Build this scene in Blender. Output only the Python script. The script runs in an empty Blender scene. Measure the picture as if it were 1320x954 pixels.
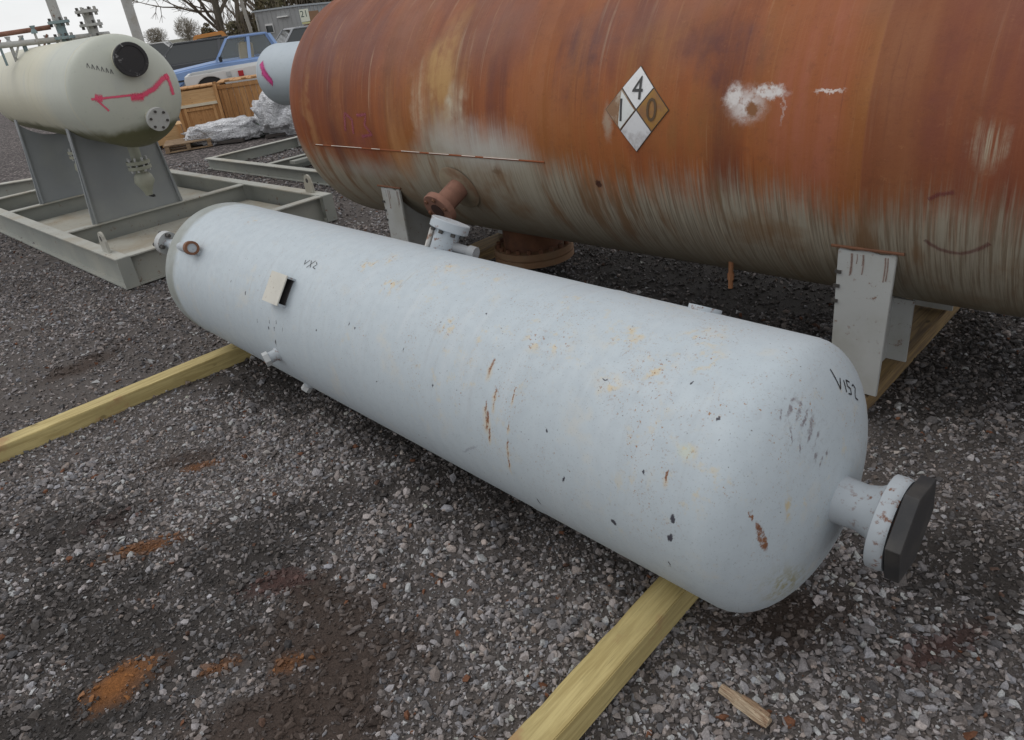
import bpy, bmesh, math, random
import numpy as np
from mathutils import Vector, Matrix, Euler
random.seed(7); rng = np.random.default_rng(7)
sc = bpy.context.scene
C = sc.collection
R = math.radians

# ------------------------------------------------------------------ camera
PITCH, ROLL, EYE = R(27.05), R(7.55), 1.6
up = Vector((-math.sin(ROLL)*math.cos(PITCH), math.cos(ROLL)*math.cos(PITCH), math.sin(PITCH)))
yv = Vector((0, 0, -1)) + up*math.sin(PITCH); yv.normalize()
xv = yv.cross(up)
cam_d = bpy.data.cameras.new('camera'); cam = bpy.data.objects.new('camera', cam_d); C.objects.link(cam)
cam.matrix_world = Matrix(((xv[0], xv[1], xv[2], 0), (yv[0], yv[1], yv[2], 0), (up[0], up[1], up[2], EYE), (0, 0, 0, 1)))
cam_d.sensor_width = 36; cam_d.lens = 36*935/1320; cam_d.shift_y = -3/1320
cam_d.clip_start = 0.05; cam_d.clip_end = 3000
sc.camera = cam

# ------------------------------------------------------------------ sky and sun
SUN_EL, SUN_AZ = R(52), R(-75)          # azimuth from +Y towards +X: the brighter side of the cloud is to the left
world = bpy.data.worlds.new('World'); sc.world = world; world.use_nodes = True
wn, wl = world.node_tree.nodes, world.node_tree.links
bg = wn['Background']; bg.inputs['Strength'].default_value = 0.1
sky = wn.new('ShaderNodeTexSky'); sky.sky_type = 'NISHITA'; sky.sun_disc = False
sky.sun_elevation = SUN_EL; sky.sun_rotation = SUN_AZ
tc = wn.new('ShaderNodeTexCoord'); mp = wn.new('ShaderNodeMapping'); mp.inputs['Scale'].default_value = (1.4, 1.4, 4.0)
wl.new(tc.outputs['Generated'], mp.inputs['Vector'])
nz = wn.new('ShaderNodeTexNoise'); nz.inputs['Scale'].default_value = 2.2; nz.inputs['Detail'].default_value = 6
wl.new(mp.outputs['Vector'], nz.inputs['Vector'])
cr = wn.new('ShaderNodeValToRGB')
cr.color_ramp.elements[0].position = 0.3; cr.color_ramp.elements[0].color = (6.9, 7.0, 7.15, 1)
cr.color_ramp.elements[1].position = 0.7; cr.color_ramp.elements[1].color = (9.3, 9.4, 9.5, 1)
wl.new(nz.outputs['Fac'], cr.inputs['Fac'])
mx = wn.new('ShaderNodeMixRGB'); mx.inputs['Fac'].default_value = 0.93
wl.new(sky.outputs['Color'], mx.inputs['Color1']); wl.new(cr.outputs['Color'], mx.inputs['Color2'])
wl.new(mx.outputs['Color'], bg.inputs['Color'])
sun_d = bpy.data.lights.new('sun', 'SUN'); sun_d.energy = 0.7; sun_d.angle = R(35); sun_d.color = (1, 0.97, 0.93)
sun = bpy.data.objects.new('sun', sun_d); C.objects.link(sun)
sdir = Vector((math.sin(SUN_AZ)*math.cos(SUN_EL), math.cos(SUN_AZ)*math.cos(SUN_EL), math.sin(SUN_EL)))
sun.rotation_euler = sdir.to_track_quat('Z', 'Y').to_euler(); sun.location = sdir*50
sc.view_settings.view_transform = 'Standard'; sc.view_settings.look = 'None'
sc.view_settings.exposure = 0.05; sc.view_settings.gamma = 1.0
try: sc.view_settings.use_curve_mapping = False
except Exception: pass

# ------------------------------------------------------------------ node helper
class NG:
    def __init__(s, name):
        s.m = bpy.data.materials.new(name); s.m.use_nodes = True
        s.t = s.m.node_tree; s.n = s.t.nodes; s.l = s.t.links
        s.p = s.n['Principled BSDF']; s._obj = None
    def new(s, ty, **kw):
        n = s.n.new(ty)
        for k, v in kw.items():
            if k in n.inputs: s.set(n.inputs[k], v)
            else: setattr(n, k, v)
        return n
    def set(s, sock, v):
        if isinstance(v, bpy.types.NodeSocket): s.l.new(v, sock)
        elif v is not None:
            if sock.type == 'RGBA' and len(v) == 3: v = (*v, 1)
            sock.default_value = v
    def obj(s):
        if s._obj is None: s._obj = s.n.new('ShaderNodeTexCoord')
        return s._obj.outputs['Object']
    def uv(s):
        s.obj(); return s._obj.outputs['UV']
    def attr(s, name):
        n = s.n.new('ShaderNodeAttribute'); n.attribute_name = name; return n.outputs['Color']
    def mapping(s, vec, loc=(0, 0, 0), rot=(0, 0, 0), scale=(1, 1, 1), kind='POINT'):
        n = s.n.new('ShaderNodeMapping'); n.vector_type = kind
        s.l.new(vec, n.inputs['Vector']); n.inputs['Location'].default_value = loc
        n.inputs['Rotation'].default_value = rot; n.inputs['Scale'].default_value = scale
        return n.outputs['Vector']
    def noise(s, vec, scale, detail=3, rough=.55, color=False, stretch=None, distort=0):
        if stretch: vec = s.mapping(vec, scale=stretch)
        n = s.n.new('ShaderNodeTexNoise'); s.l.new(vec, n.inputs['Vector'])
        n.inputs['Scale'].default_value = scale; n.inputs['Detail'].default_value = detail
        n.inputs['Roughness'].default_value = rough; n.inputs['Distortion'].default_value = distort
        return n.outputs['Color' if color else 'Fac']
    def vor(s, vec, scale, out='Distance', feature='F1', rand=1):
        n = s.n.new('ShaderNodeTexVoronoi'); n.feature = feature; s.l.new(vec, n.inputs['Vector'])
        n.inputs['Scale'].default_value = scale; n.inputs['Randomness'].default_value = rand
        return n.outputs[out]
    def math(s, op, a, b=None, c=None, clamp=False):
        n = s.n.new('ShaderNodeMath'); n.operation = op; n.use_clamp = clamp
        for i, v in enumerate((a, b, c)): s.set(n.inputs[i], v)
        return n.outputs[0]
    def vmath(s, op, a, b=None, out=0):
        n = s.n.new('ShaderNodeVectorMath'); n.operation = op
        s.set(n.inputs[0], a)
        if b is not None: s.set(n.inputs[1], b)
        return n.outputs[out]
    def step(s, v, lo, hi, a=0., b=1.):
        n = s.n.new('ShaderNodeMapRange'); n.interpolation_type = 'SMOOTHSTEP'; n.clamp = True
        for k, x in zip(('Value', 'From Min', 'From Max', 'To Min', 'To Max'), (v, lo, hi, a, b)): s.set(n.inputs[k], x)
        return n.outputs[0]
    def mix(s, fac, a, b, mode='MIX'):
        n = s.n.new('ShaderNodeMixRGB'); n.blend_type = mode
        s.set(n.inputs[0], fac); s.set(n.inputs[1], a); s.set(n.inputs[2], b)
        return n.outputs[0]
    def ramp(s, v, stops):
        n = s.n.new('ShaderNodeValToRGB'); e = n.color_ramp.elements
        while len(e) > 1: e.remove(e[-1])
        e[0].position = stops[0][0]; e[0].color = (*stops[0][1], 1)
        for p, c in stops[1:]:
            q = e.new(p); q.color = (*c, 1)
        s.l.new(v, n.inputs[0]); return n.outputs[0]
    def sep(s, vec):
        n = s.n.new('ShaderNodeSeparateXYZ'); s.l.new(vec, n.inputs[0]); return n.outputs
    def bump(s, h, strength=.3, dist=.01):
        n = s.n.new('ShaderNodeBump'); n.inputs['Strength'].default_value = strength
        n.inputs['Distance'].default_value = dist; s.l.new(h, n.inputs['Height'])
        s.l.new(n.outputs[0], s.p.inputs['Normal'])
    def out(s, color=None, rough=None, metal=None, spec=None):
        for k, v in (('Base Color', color), ('Roughness', rough), ('Metallic', metal), ('Specular IOR Level', spec)):
            if v is not None: s.set(s.p.inputs[k], v)
        return s.m

def paint(name, col, rough=.55, var=.12, rust=0., scale=6, rustcol=(.16, .06, .025), dirt=None, metal=0., bump=0.):
    """painted or bare metal: mottled tone, optional rust freckles and dirt film"""
    g = NG(name); o = g.obj()
    n = g.noise(o, scale, 4)
    c = g.mix(n, tuple(x*(1-var) for x in col), tuple(min(1, x*(1+var)) for x in col))
    if dirt:
        c = g.mix(g.step(g.noise(o, scale*.6, 5), .42, .72, 0, .75), c, dirt)
    if rust:
        a = g.math('MULTIPLY', g.step(g.noise(o, scale*5, 4, .7), .66-.28*rust, .78-.28*rust), g.step(g.noise(o, scale*.9, 2), .38, .62))
        c = g.mix(a, c, rustcol)
    if bump: g.bump(g.noise(o, scale*8, 4), bump, .004)
    return g.out(c, rough, metal)

def worn(name, col, under, lo, hi, scale=11, seed=0.):
    g = NG(name); o = g.mapping(g.obj(), loc=(seed, seed*.7, 0)); 
    c = g.mix(g.step(g.noise(o, scale, 5, .65), lo, hi), col, under); c = g.mix(g.step(g.noise(o, 60, 3), .55, .8, 0, .35), c, tuple(x*.55 for x in col)); return g.out(c, .5)

def wood(name, col, dark, scale=1., rough=.8, axis=0, stain=None):
    g = NG(name); o = g.obj()
    st = [14, 14, 14]; st[axis] = .9
    n = g.noise(o, 4*scale, 5, .6, stretch=st, distort=.6)
    c = g.mix(g.step(n, .36, .64), dark, col)
    fs_ = [60, 60, 60]; fs_[axis] = 1.6
    c = g.mix(g.step(g.noise(o, 4*scale, 4, .7, stretch=fs_), .50, .68, 0, .55), c, tuple(x*.8 for x in dark))
    c = g.mix(g.step(g.noise(o, 26*scale, 4, .75), .56, .74, 0, .35), c, tuple(x*.55 for x in col))
    c = g.mix(g.step(g.noise(o, 3.3*scale, 3), .45, .75, 0, .5), c, tuple(x*.72 for x in col))
    kn = g.vor(g.mapping(o, scale=tuple((3.2 if i == axis else 6) for i in range(3))), 2.0*scale)
    c = g.mix(g.step(g.math('ADD', kn, g.math('MULTIPLY', g.noise(o, 40*scale, 3), .10)), .20, .12, 0, .8), c, tuple(x*.5 for x in dark))
    c = g.mix(g.step(g.noise(o, 9*scale, 3, .6, stretch=[(.35 if i == axis else 9) for i in range(3)]), .64, .70, 0, .6), c, tuple(x*.45 for x in dark))
    if stain: c = g.mix(g.step(g.noise(o, 3.4*scale, 5, .65), .60, .70, 0, .7), c, stain)
    g.bump(n, .35, .003)
    return g.out(c, rough)

# ------------------------------------------------------------------ mesh helper
class MB:
    def __init__(s): s.v, s.f, s.uvs = [], [], None
    def add(s, vs, fs):
        b = len(s.v); s.v += [tuple(p) for p in vs]; s.f += [tuple(i+b for i in q) for q in fs]; return s
    def box(s, c, d, rot=None):
        x, y, z = (k/2 for k in d)
        vs = [Vector(p) for p in ((-x,-y,-z),(x,-y,-z),(x,y,-z),(-x,y,-z),(-x,-y,z),(x,-y,z),(x,y,z),(-x,y,z))]
        if rot is not None: m = Euler(rot).to_matrix(); vs = [m @ p for p in vs]
        c = Vector(c)
        return s.add([p+c for p in vs], [(0,3,2,1),(4,5,6,7),(0,1,5,4),(1,2,6,5),(2,3,7,6),(3,0,4,7)])
    def lathe(s, o, ax, prof, n=24, cap=True, start=0.):
        """prof: (distance along ax, radius)"""
        ax = Vector(ax).normalized(); o = Vector(o)
        u = ax.orthogonal().normalized()
        if abs(ax.z) < .9: u = ax.cross(Vector((0, 0, 1))).normalized()
        w = ax.cross(u); vs, fs = [], []
        for t, r in prof:
            for k in range(n):
                a = 2*math.pi*k/n+start; vs.append(o+ax*t+(u*math.cos(a)+w*math.sin(a))*r)
        for i in range(len(prof)-1):
            for k in range(n):
                k2 = (k+1) % n; fs.append((i*n+k, i*n+k2, (i+1)*n+k2, (i+1)*n+k))
        if cap:
            fs.append(tuple(range(n))[::-1]); fs.append(tuple((len(prof)-1)*n+k for k in range(n)))
        return s.add(vs, fs)
    def tube(s, p, q, r, n=10, r2=None):
        p, q = Vector(p), Vector(q)
        return s.lathe(p, q-p, [(0, r), ((q-p).length, r if r2 is None else r2)], n)
    def path(s, pts, rs, n=6):
        pts = [Vector(p) for p in pts]; vs, fs = [], []
        for i, p in enumerate(pts):
            d = (pts[min(i+1, len(pts)-1)]-pts[max(i-1, 0)]).normalized(); u = d.orthogonal().normalized(); w = d.cross(u)
            r = rs[i] if isinstance(rs, (list, tuple)) else rs
            for k in range(n):
                a = 2*math.pi*k/n; vs.append(p+(u*math.cos(a)+w*math.sin(a))*r)
        for i in range(len(pts)-1):
            for k in range(n):
                k2 = (k+1) % n; fs.append((i*n+k, i*n+k2, (i+1)*n+k2, (i+1)*n+k))
        fs.append(tuple(range(n))[::-1]); fs.append(tuple((len(pts)-1)*n+k for k in range(n)))
        return s.add(vs, fs)
    def prism(s, poly, h0, h1, frame):
        """polygon in the frame's (a,b) plane extruded along its third axis; frame = (origin, a, b, n)"""
        o, a, b, n = (Vector(k) for k in frame); k = len(poly)
        vs = [o+a*x+b*y+n*h0 for x, y in poly]+[o+a*x+b*y+n*h1 for x, y in poly]
        return s.add(vs, [tuple(range(k))[::-1], tuple(range(k, 2*k))]+[(i, (i+1) % k, (i+1) % k+k, i+k) for i in range(k)])
    def mesh(s, name, mat, smooth=None, bevel=0., seg=2):
        me = bpy.data.meshes.new(name); me.from_pydata(s.v, [], s.f)
        bm = bmesh.new(); bm.from_mesh(me)
        bmesh.ops.recalc_face_normals(bm, faces=bm.faces)
        if bevel:
            es = [e for e in bm.edges if len(e.link_faces) == 2 and e.calc_face_angle(0) > .6]
            bmesh.ops.bevel(bm, geom=es, offset=bevel, segments=seg, affect='EDGES', clamp_overlap=True)
        if smooth is not None:
            for f in bm.faces: f.smooth = True
            for e in bm.edges:
                e.smooth = not (len(e.link_faces) == 2 and e.calc_face_angle(0) > smooth)
        bm.to_mesh(me); bm.free()
        if mat: me.materials.append(mat)
        return me
    def build(s, name, mat, parent=None, smooth=None, bevel=0., seg=2):
        return link(name, s.mesh(name, mat, smooth, bevel, seg), parent)

def link(name, me, parent=None, loc=None, rot=None):
    o = bpy.data.objects.new(name, me); C.objects.link(o)
    if parent: o.parent = parent
    if loc is not None: o.location = loc
    if rot is not None: o.rotation_euler = rot
    return o
def tag(o, label=None, cat=None, group=None, kind=None):
    for k, v in (('label', label), ('category', cat), ('group', group), ('kind', kind)):
        if v: o[k] = v
    return o
def thing(name, label, cat, loc=(0, 0, 0), rz=0., group=None):
    o = bpy.data.objects.new(name, None); C.objects.link(o); o.empty_display_size = .2
    o.location = loc; o.rotation_euler = (0, 0, rz)
    return tag(o, label, cat, group)
def copy_tree(o, parent=None):
    c = o.copy(); C.objects.link(c)
    if parent: c.parent = parent
    for ch in [x for x in o.children]: copy_tree(ch, c)
    return c

# numpy value noise ------------------------------------------------
def vnoise(x, y, seed=0):
    xi = np.floor(x).astype(np.int64); yi = np.floor(y).astype(np.int64); fx = x-xi; fy = y-yi
    fx = fx*fx*(3-2*fx); fy = fy*fy*(3-2*fy)
    def h(a, b):
        n = (a*374761393+b*668265263+seed*974634777) & 0x7fffffff
        n = ((n ^ (n >> 13))*1274126177) & 0x7fffffff
        return ((n ^ (n >> 16)) & 0xffff)/65535.
    return (h(xi, yi)*(1-fx)+h(xi+1, yi)*fx)*(1-fy)+(h(xi, yi+1)*(1-fx)+h(xi+1, yi+1)*fx)*fy
def fbm(x, y, seed=0, o=4):
    t = 0; a = .5; n = 0
    for i in range(o): t = t+a*vnoise(x*2**i, y*2**i, seed+i); n += a; a *= .5
    return t/n

# ================================================================== SETTING
DIRT_AND_DARK = [  # rusty stains and dark patches in the gravel, some under vessel and tank: x, y, rx, ry, rot, kind
    (-1.235, 1.515, .105, .068, .7, 'orange'), (-.95, 1.53, .06, .025, .2, 'orange2'), (-.74, 1.50, .07, .03, .1, 'orange2'),
    (-1.43, 2.70, .17, .07, .2, 'brown'), (-1.38, 2.63, .10, .03, .1, 'orange2'), (-1.60, 2.30, .10, .05, .3, 'red'), (-1.40, 2.13, .14, .04, .3, 'orange2'),
    (-1.15, 1.62, .42, .22, .25, 'dark'), (-.62, 1.55, .22, .30, .4, 'brown'), (-.95, 1.95, .25, .12, .5, 'dark'), (-1.62, 1.9, .25, .30, .2, 'dark'),
    (-2.45, 3.9, .25, .10, .8, 'brown'), (-.85, 1.85, .12, .06, .4, 'red'), (-.1, 2.25, .55, .28, -.8, 'dark'), (.62, 1.42, .2, .10, .2, 'brown'),
    (.52, 1.72, .10, .06, .3, 'red'), (-.75, 1.28, .3, .14, .2, 'brown'), (1.75, 2.5, .5, .4, .3, 'dark'), (-1.5, 1.38, .3, .12, .1, 'dark'),
    (-1.45, 1.75, .40, .30, .3, 'dark'), (-1.35, 1.40, .40, .12, .1, 'dark'), (-.62, 1.36, .14, .26, .35, 'brown'), (-1.0, 2.15, .4, .16, .4, 'dark'), (-1.75, 2.3, .3, .25, .2, 'dark'), (-.55, 2.75, .5, .18, -.7, 'dark'), (-1.2, 3.3, .5, .2, -.7, 'dark'),
    (1.2, 1.5, .28, .2, .4, 'dark'), (1.0, 1.28, .12, .05, .3, 'red'), (1.1, 4.0, 1.6, .8, -.8, 'dark')]
DIRT_AND_DARK.sort(key=lambda q: q[5].startswith('orange')+(q[5] == 'orange'))
TONE = {'orange': (.27, .110, .032), 'orange2': (.17, .075, .03), 'brown': (.068, .050, .041), 'red': (.085, .047, .041), 'dark': (.046, .041, .038)}
def stains(x, y):
    """weights of each stain at ground points"""
    out = []
    wob = (fbm(x*13, y*13, 40)-.5)*1.0
    for cx, cy, rx, ry, a, k in DIRT_AND_DARK:
        dx, dy = x-cx, y-cy
        u = (dx*math.cos(a)+dy*math.sin(a))/rx; w = (-dx*math.sin(a)+dy*math.cos(a))/ry
        out.append((k, np.clip((1.25-np.hypot(u, w))*(1.0)+wob*1.5, 0, 1)))
    return out
def ground_h(x, y):
    near = np.clip((9-np.hypot(x, y))/3, 0, 1)
    heap = np.clip(1-np.hypot((x+1.235)*.85+(y-1.52)*.52, ((y-1.52)*.85-(x+1.235)*.52)*2)/.15, 0, 1)
    return near*((fbm(x*.9, y*.9, 3)-.5)*.045+(fbm(x*5, y*5, 9)-.5)*.016+heap**.7*(.016+.010*fbm(x*40, y*40, 5)))-.008

def grid_axis(a, b, fine, ratio=1.25):
    xs = list(np.arange(a, b+1e-6, fine)); st = fine; v = xs[-1]
    while v < 1800: st *= ratio; v += st; xs.append(v)
    st = fine; v = xs[0]
    while v > -1800: st *= ratio; v -= st; xs.insert(0, v)
    return np.array(xs)
gx = grid_axis(-4.2, 3.4, .035); gy = grid_axis(.4, 6.5, .035)
GX, GY = np.meshgrid(gx, gy)
GZ = ground_h(GX, GY)
nx, ny = len(gx), len(gy)
me = bpy.data.meshes.new('ground')
idx = np.arange(nx*ny).reshape(ny, nx)
quads = np.stack([idx[:-1, :-1], idx[:-1, 1:], idx[1:, 1:], idx[1:, :-1]], -1).reshape(-1, 4)
me.vertices.add(nx*ny); me.vertices.foreach_set('co', np.stack([GX, GY, GZ], -1).astype(np.float32).ravel())
me.loops.add(quads.size); me.loops.foreach_set('vertex_index', quads.ravel().astype(np.int32))
me.polygons.add(len(quads)); me.polygons.foreach_set('loop_start', np.arange(0, quads.size, 4, dtype=np.int32))
me.update(); me.validate()
gc = np.empty((ny, nx, 4), np.float32); gc[..., 3] = 1
inside = np.clip(np.minimum(GX+(GY*.78+1.30), (GY*.66+1.2)-GX)/.25, 0, 1)*np.clip((GY-.5)/.2, 0, 1); gc[..., 3] = inside
gt = .75+.5*fbm(GX*1.1, GY*1.1, 21)
gc[..., :3] = np.array((.112, .100, .094))*(gt*(1+.45*(1-inside)))[..., None]
for k, w in stains(GX, GY): w = np.clip(w*1.2, 0, .9); gc[..., :3] = gc[..., :3]*(1-w[..., None])+np.array(TONE[k])*w[..., None]
a = me.color_attributes.new('tone', 'FLOAT_COLOR', 'POINT'); a.data.foreach_set('color', gc.ravel())
g = NG('gravel_ground'); o = g.obj()
base = g.attr('tone')
cells = g.vor(o, 34, 'Color'); cv = g.sep(cells)[0]
stone = g.ramp(cv, [(0, (.35, .33, .33)), (.5, (.9, .86, .88)), (.85, (1.7, 1.62, 1.66)), (1, (2.9, 2.8, 2.8))])
dist = g.vmath('LENGTH', o, None, 1)
grit = g.ramp(g.noise(o, 150, 5, .75), [(.28, (.55, .53, .52)), (.5, (.95, .93, .92)), (.66, (1.35, 1.3, 1.28)), (.75, (1.7, 1.65, 1.65))])
al_ = base.node.outputs['Alpha']; far_ = g.math('MAXIMUM', g.step(dist, 6, 10), g.math('SUBTRACT', 1., al_))
stone = g.mix(far_, grit, stone)
c = g.mix(1., base, stone, 'MULTIPLY')
vd = g.vor(o, 34); c = g.mix(g.math('MULTIPLY', g.step(vd, .35, .75, 0, .6), far_), c, (.03, .027, .027))
grass = g.mix(g.noise(o, .5, 5), (.10, .10, .065), (.17, .16, .13))
c = g.mix(g.step(dist, 38, 55), c, grass)
g.bump(g.noise(o, 120, 5, .7), .8, .012)
me.materials.append(g.out(c, .9, spec=.25))
tag(link('ground', me), kind='structure')

# ---- loose crushed stone: individual stones, one countless mass
ico = bmesh.new(); bmesh.ops.create_icosphere(ico, subdivisions=1, radius=1.)
ICO_V = np.array([v.co[:] for v in ico.verts]); ICO_F = np.array([[v.index for v in f.verts] for f in ico.faces]); ico.free()
OCT_V = np.array([(1,0,0),(-.5,.87,0),(-.5,-.87,0),(.2,.1,1),(-.1,-.1,-1)], float); OCT_F = np.array([(0,1,3),(1,2,3),(2,0,3),(1,0,4),(2,1,4),(0,2,4)])
def stones_in(n, y0, y1, margin):
    """random points on the yard in front of the camera, a little wider than it sees"""
    y = np.sqrt(rng.uniform(y0*y0, y1*y1, n*3)) if y0 > 2 else rng.uniform(y0, y1, n*3)
    x = rng.uniform(-1, 1, n*3)*(y1*.92+margin+.2)
    ok = (x > -(y*.78+.55+margin)) & (x < y*.66+.45+margin)
    x, y = x[ok], y[ok]
    # fewer stones where fines and rust powder lie on top
    gone = np.clip((fbm(x*1.7, y*1.7, 61)-.52)*4, 0, .45)
    for k, w in stains(x, y): gone = np.maximum(gone, np.clip(w*{'orange': 1.25, 'orange2': .5, 'brown': .6, 'red': .6, 'dark': .45}[k], 0, .97 if k == 'orange' else .75))
    ok = rng.random(len(x)) > gone
    return x[ok][:n], y[ok][:n]
def stone_mass(x, y, size, V, F, bury=.25):
    n = len(x); nv = len(V); variants = 14
    base = V[None]*(1+rng.uniform(-.5, .34, (variants, nv, 1)))+rng.uniform(-.16, .16, (variants, nv, 3))
    P = base[rng.integers(0, variants, n)]
    P = P*np.stack([np.ones(n), rng.uniform(.5, .95, n), rng.uniform(.32, .7, n)], -1)[:, None, :]
    a, t, b = rng.uniform(0, 2*np.pi, n), rng.normal(0, .45, n), rng.normal(0, .4, n)
    ca, sa, ct, st, cb, sb = np.cos(a), np.sin(a), np.cos(t), np.sin(t), np.cos(b), np.sin(b)
    X, Y, Z = P[..., 0], P[..., 1], P[..., 2]
    Y, Z = Y*ct[:, None]-Z*st[:, None], Y*st[:, None]+Z*ct[:, None]
    X, Z = X*cb[:, None]+Z*sb[:, None], -X*sb[:, None]+Z*cb[:, None]
    X, Y = X*ca[:, None]-Y*sa[:, None], X*sa[:, None]+Y*ca[:, None]
    z = ground_h(x, y)+size*bury
    P = np.stack([X, Y, Z], -1)*size[:, None, None]+np.stack([x, y, z], -1)[:, None, :]
    Fs = (F[None]+(np.arange(n)*nv)[:, None, None]).reshape(-1, 3)
    pale = fbm(x*1.3, y*1.3, 21)
    lum = np.exp(rng.normal(0, .46, n))*(.50+1.0*pale)
    hue = rng.normal(0, .045, n)
    col = np.stack([.200*lum*(1+hue+.03), .186*lum, .182*lum*(1-hue)], -1)
    wl_ = rng.random(n) < .004; col[wl_] = np.array((.46, .44, .42))
    rs_ = rng.random(n) < .012; col[rs_] = np.array((.15, .065, .035))
    for k, w in stains(x, y):
        w = (np.where(w*1.15 > rng.random(n), rng.uniform(.6, .95, n), 0)*(1 if k != 'dark' else .75))[:, None]; col = col*(1-w)+np.array(TONE[k])*rng.uniform(.7, 1.4, n)[:, None]*w
    return P.reshape(-1, 3), Fs, np.repeat(np.clip(col, .012, .40), nv, 0)
parts = []; off = 0
x, y = stones_in(104000, .55, 3.3, .8); parts.append(stone_mass(x, y, np.clip(np.exp(rng.normal(math.log(.0056), .25, len(x))), .0035, .009), OCT_V, OCT_F))
x, y = stones_in(60000, .55, 3.3, .8); parts.append(stone_mass(x, y, np.clip(np.exp(rng.normal(math.log(.0078), .33, len(x))), .004, .016), ICO_V, ICO_F))
x, y = stones_in(10000, .55, 3.3, .8); k_ = fbm(x*1.6, y*1.6, 77)+rng.normal(0, .05, len(x)) > .50; x, y = x[k_], y[k_]
parts.append(stone_mass(x, y, np.clip(np.exp(rng.normal(math.log(.0135), .25, len(x))), .010, .026), ICO_V, ICO_F, .3))
x, y = stones_in(64000, 3.3, 6.2, .4); parts.append(stone_mass(x, y, np.clip(np.exp(rng.normal(math.log(.0112), .33, len(x))), .007, .026), OCT_V, OCT_F))
x, y = stones_in(44000, 6.2, 11, .2); parts.append(stone_mass(x, y, np.clip(np.exp(rng.normal(math.log(.017), .3, len(x))), .01, .032), OCT_V, OCT_F))
Vs, Fs, Cs = [], [], []
for v, f, c in parts:
    Vs.append(v); Fs.append(f+off); Cs.append(c); off += len(v)
Vs, Fs, Cs = np.concatenate(Vs), np.concatenate(Fs), np.concatenate(Cs)
# bare ground around the rust heap: push stones down where the fine flakes cover them
me = bpy.data.meshes.new('gravel')
me.vertices.add(len(Vs)); me.vertices.foreach_set('co', Vs.astype(np.float32).ravel())
me.loops.add(Fs.size); me.loops.foreach_set('vertex_index', Fs.ravel().astype(np.int32))
me.polygons.add(len(Fs)); me.polygons.foreach_set('loop_start', np.arange(0, Fs.size, 3, dtype=np.int32))
me.update(); me.shade_flat()
a = me.color_attributes.new('tone', 'FLOAT_COLOR', 'POINT'); a.data.foreach_set('color', np.c_[Cs, np.ones(len(Cs))].astype(np.float32).ravel())
g = NG('crushed_stone'); o = g.obj()
c = g.mix(1., g.attr('tone'), g.ramp(g.noise(o, 220, 3), [(.3, (.72, .72, .72)), (.7, (1.25, 1.25, 1.25))]), 'MULTIPLY')
me.materials.append(g.out(c, .85, spec=.3))
tag(link('gravel', me), 'loose crushed grey stone covering the yard, stained rusty in places', 'gravel', kind='stuff')

# ================================================================== shell helper
def head_profile(L, r, k0, k1, nh=14, seams=()):
    """(x, radius, arclength s) down the whole shell"""
    out = []; arc = 0
    pts = []
    for i in range(nh+1):
        t = math.pi/2*(1-i/nh); pts.append((-k0*math.sin(t), r*math.cos(t)))
    back = 0
    for i in range(len(pts)-1): back += math.dist(pts[i], pts[i+1])
    s = -back; out.append((*pts[0], s))
    for i in range(1, len(pts)): s += math.dist(pts[i-1], pts[i]); out.append((*pts[i], s))
    n = max(2, int(L/.12))
    body_pts = [(L*i/n, r) for i in range(1, n+1)]
    body_pts = [q for q in body_pts if all(abs(q[0]-e) > .02 for e in seams)]+[(e+dx, r+dr) for e in seams for dx, dr in ((-.009, 0), (-.004, .0016), (.004, .0016), (.009, 0))]
    for x_, r_ in sorted(body_pts): out.append((x_, r_, x_))
    s = L; prev = (L, r)
    for i in range(1, nh+1):
        t = math.pi/2*i/nh; p = (L+k1*math.sin(t), r*math.cos(t)); s += math.dist(prev, p); out.append((*p, s)); prev = p
    return out
def shell(name, L, r, k0, k1, mat, parent, zc, n=128, seams=()):
    prof = head_profile(L, r, k0, k1, seams=seams)
    vs, fs, uvs = [], [], []
    for x, rr, s in prof:
        for j in range(n):
            ph = -math.pi+2*math.pi*j/n
            vs.append((x, -rr*math.cos(ph), rr*math.sin(ph)))
    m = len(prof)
    for i in range(m-1):
        for j in range(n):
            j2 = (j+1) % n
            fs.append((i*n+j, (i+1)*n+j, (i+1)*n+j2, i*n+j2))
            p0, p1 = -math.pi+2*math.pi*j/n, -math.pi+2*math.pi*(j+1)/n
            s0, s1 = prof[i][2], prof[i+1][2]
            uvs += [(s0, r*p0), (s1, r*p0), (s1, r*p1), (s0, r*p1)]
    me = bpy.data.meshes.new(name); me.from_pydata(vs, [], fs)
    uv = me.uv_layers.new(name='UVMap'); uv.data.foreach_set('uv', np.array(uvs, np.float32).ravel())
    me.polygons.foreach_set('use_smooth', [True]*len(fs))
    bm = bmesh.new(); bm.from_mesh(me); bmesh.ops.remove_doubles(bm, verts=bm.verts, dist=1e-6); bmesh.ops.recalc_face_normals(bm, faces=bm.faces); bm.to_mesh(me); bm.free()
    me.materials.append(mat)
    return link(name, me, parent, (0, 0, zc))
def surf(s, ph, r, off=0.):
    """point on a shell (local, axis height 0), ph in degrees up from the camera side"""
    a = R(ph); return Vector((s, -(r+off)*math.cos(a), (r+off)*math.sin(a)))
def weld_ring(s, r, mat, parent, zc, w=.012, h=.0018):
    m = MB().lathe((s, 0, 0), (1, 0, 0), [(-w/2, r-.002), (-w/4, r+h), (w/4, r+h), (w/2, r-.002)], 96, cap=False)
    o = m.build('weld_seam', mat, parent, smooth=1.2); o.location = (0, 0, zc); return o
def mark_rot(n, longdir):
    n = Vector(n).normalized(); l = Vector(longdir); l = (l-n*l.dot(n)).normalized(); t = n.cross(l)
    return Matrix((l, t, n)).transposed().to_euler('XYZ')
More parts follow.
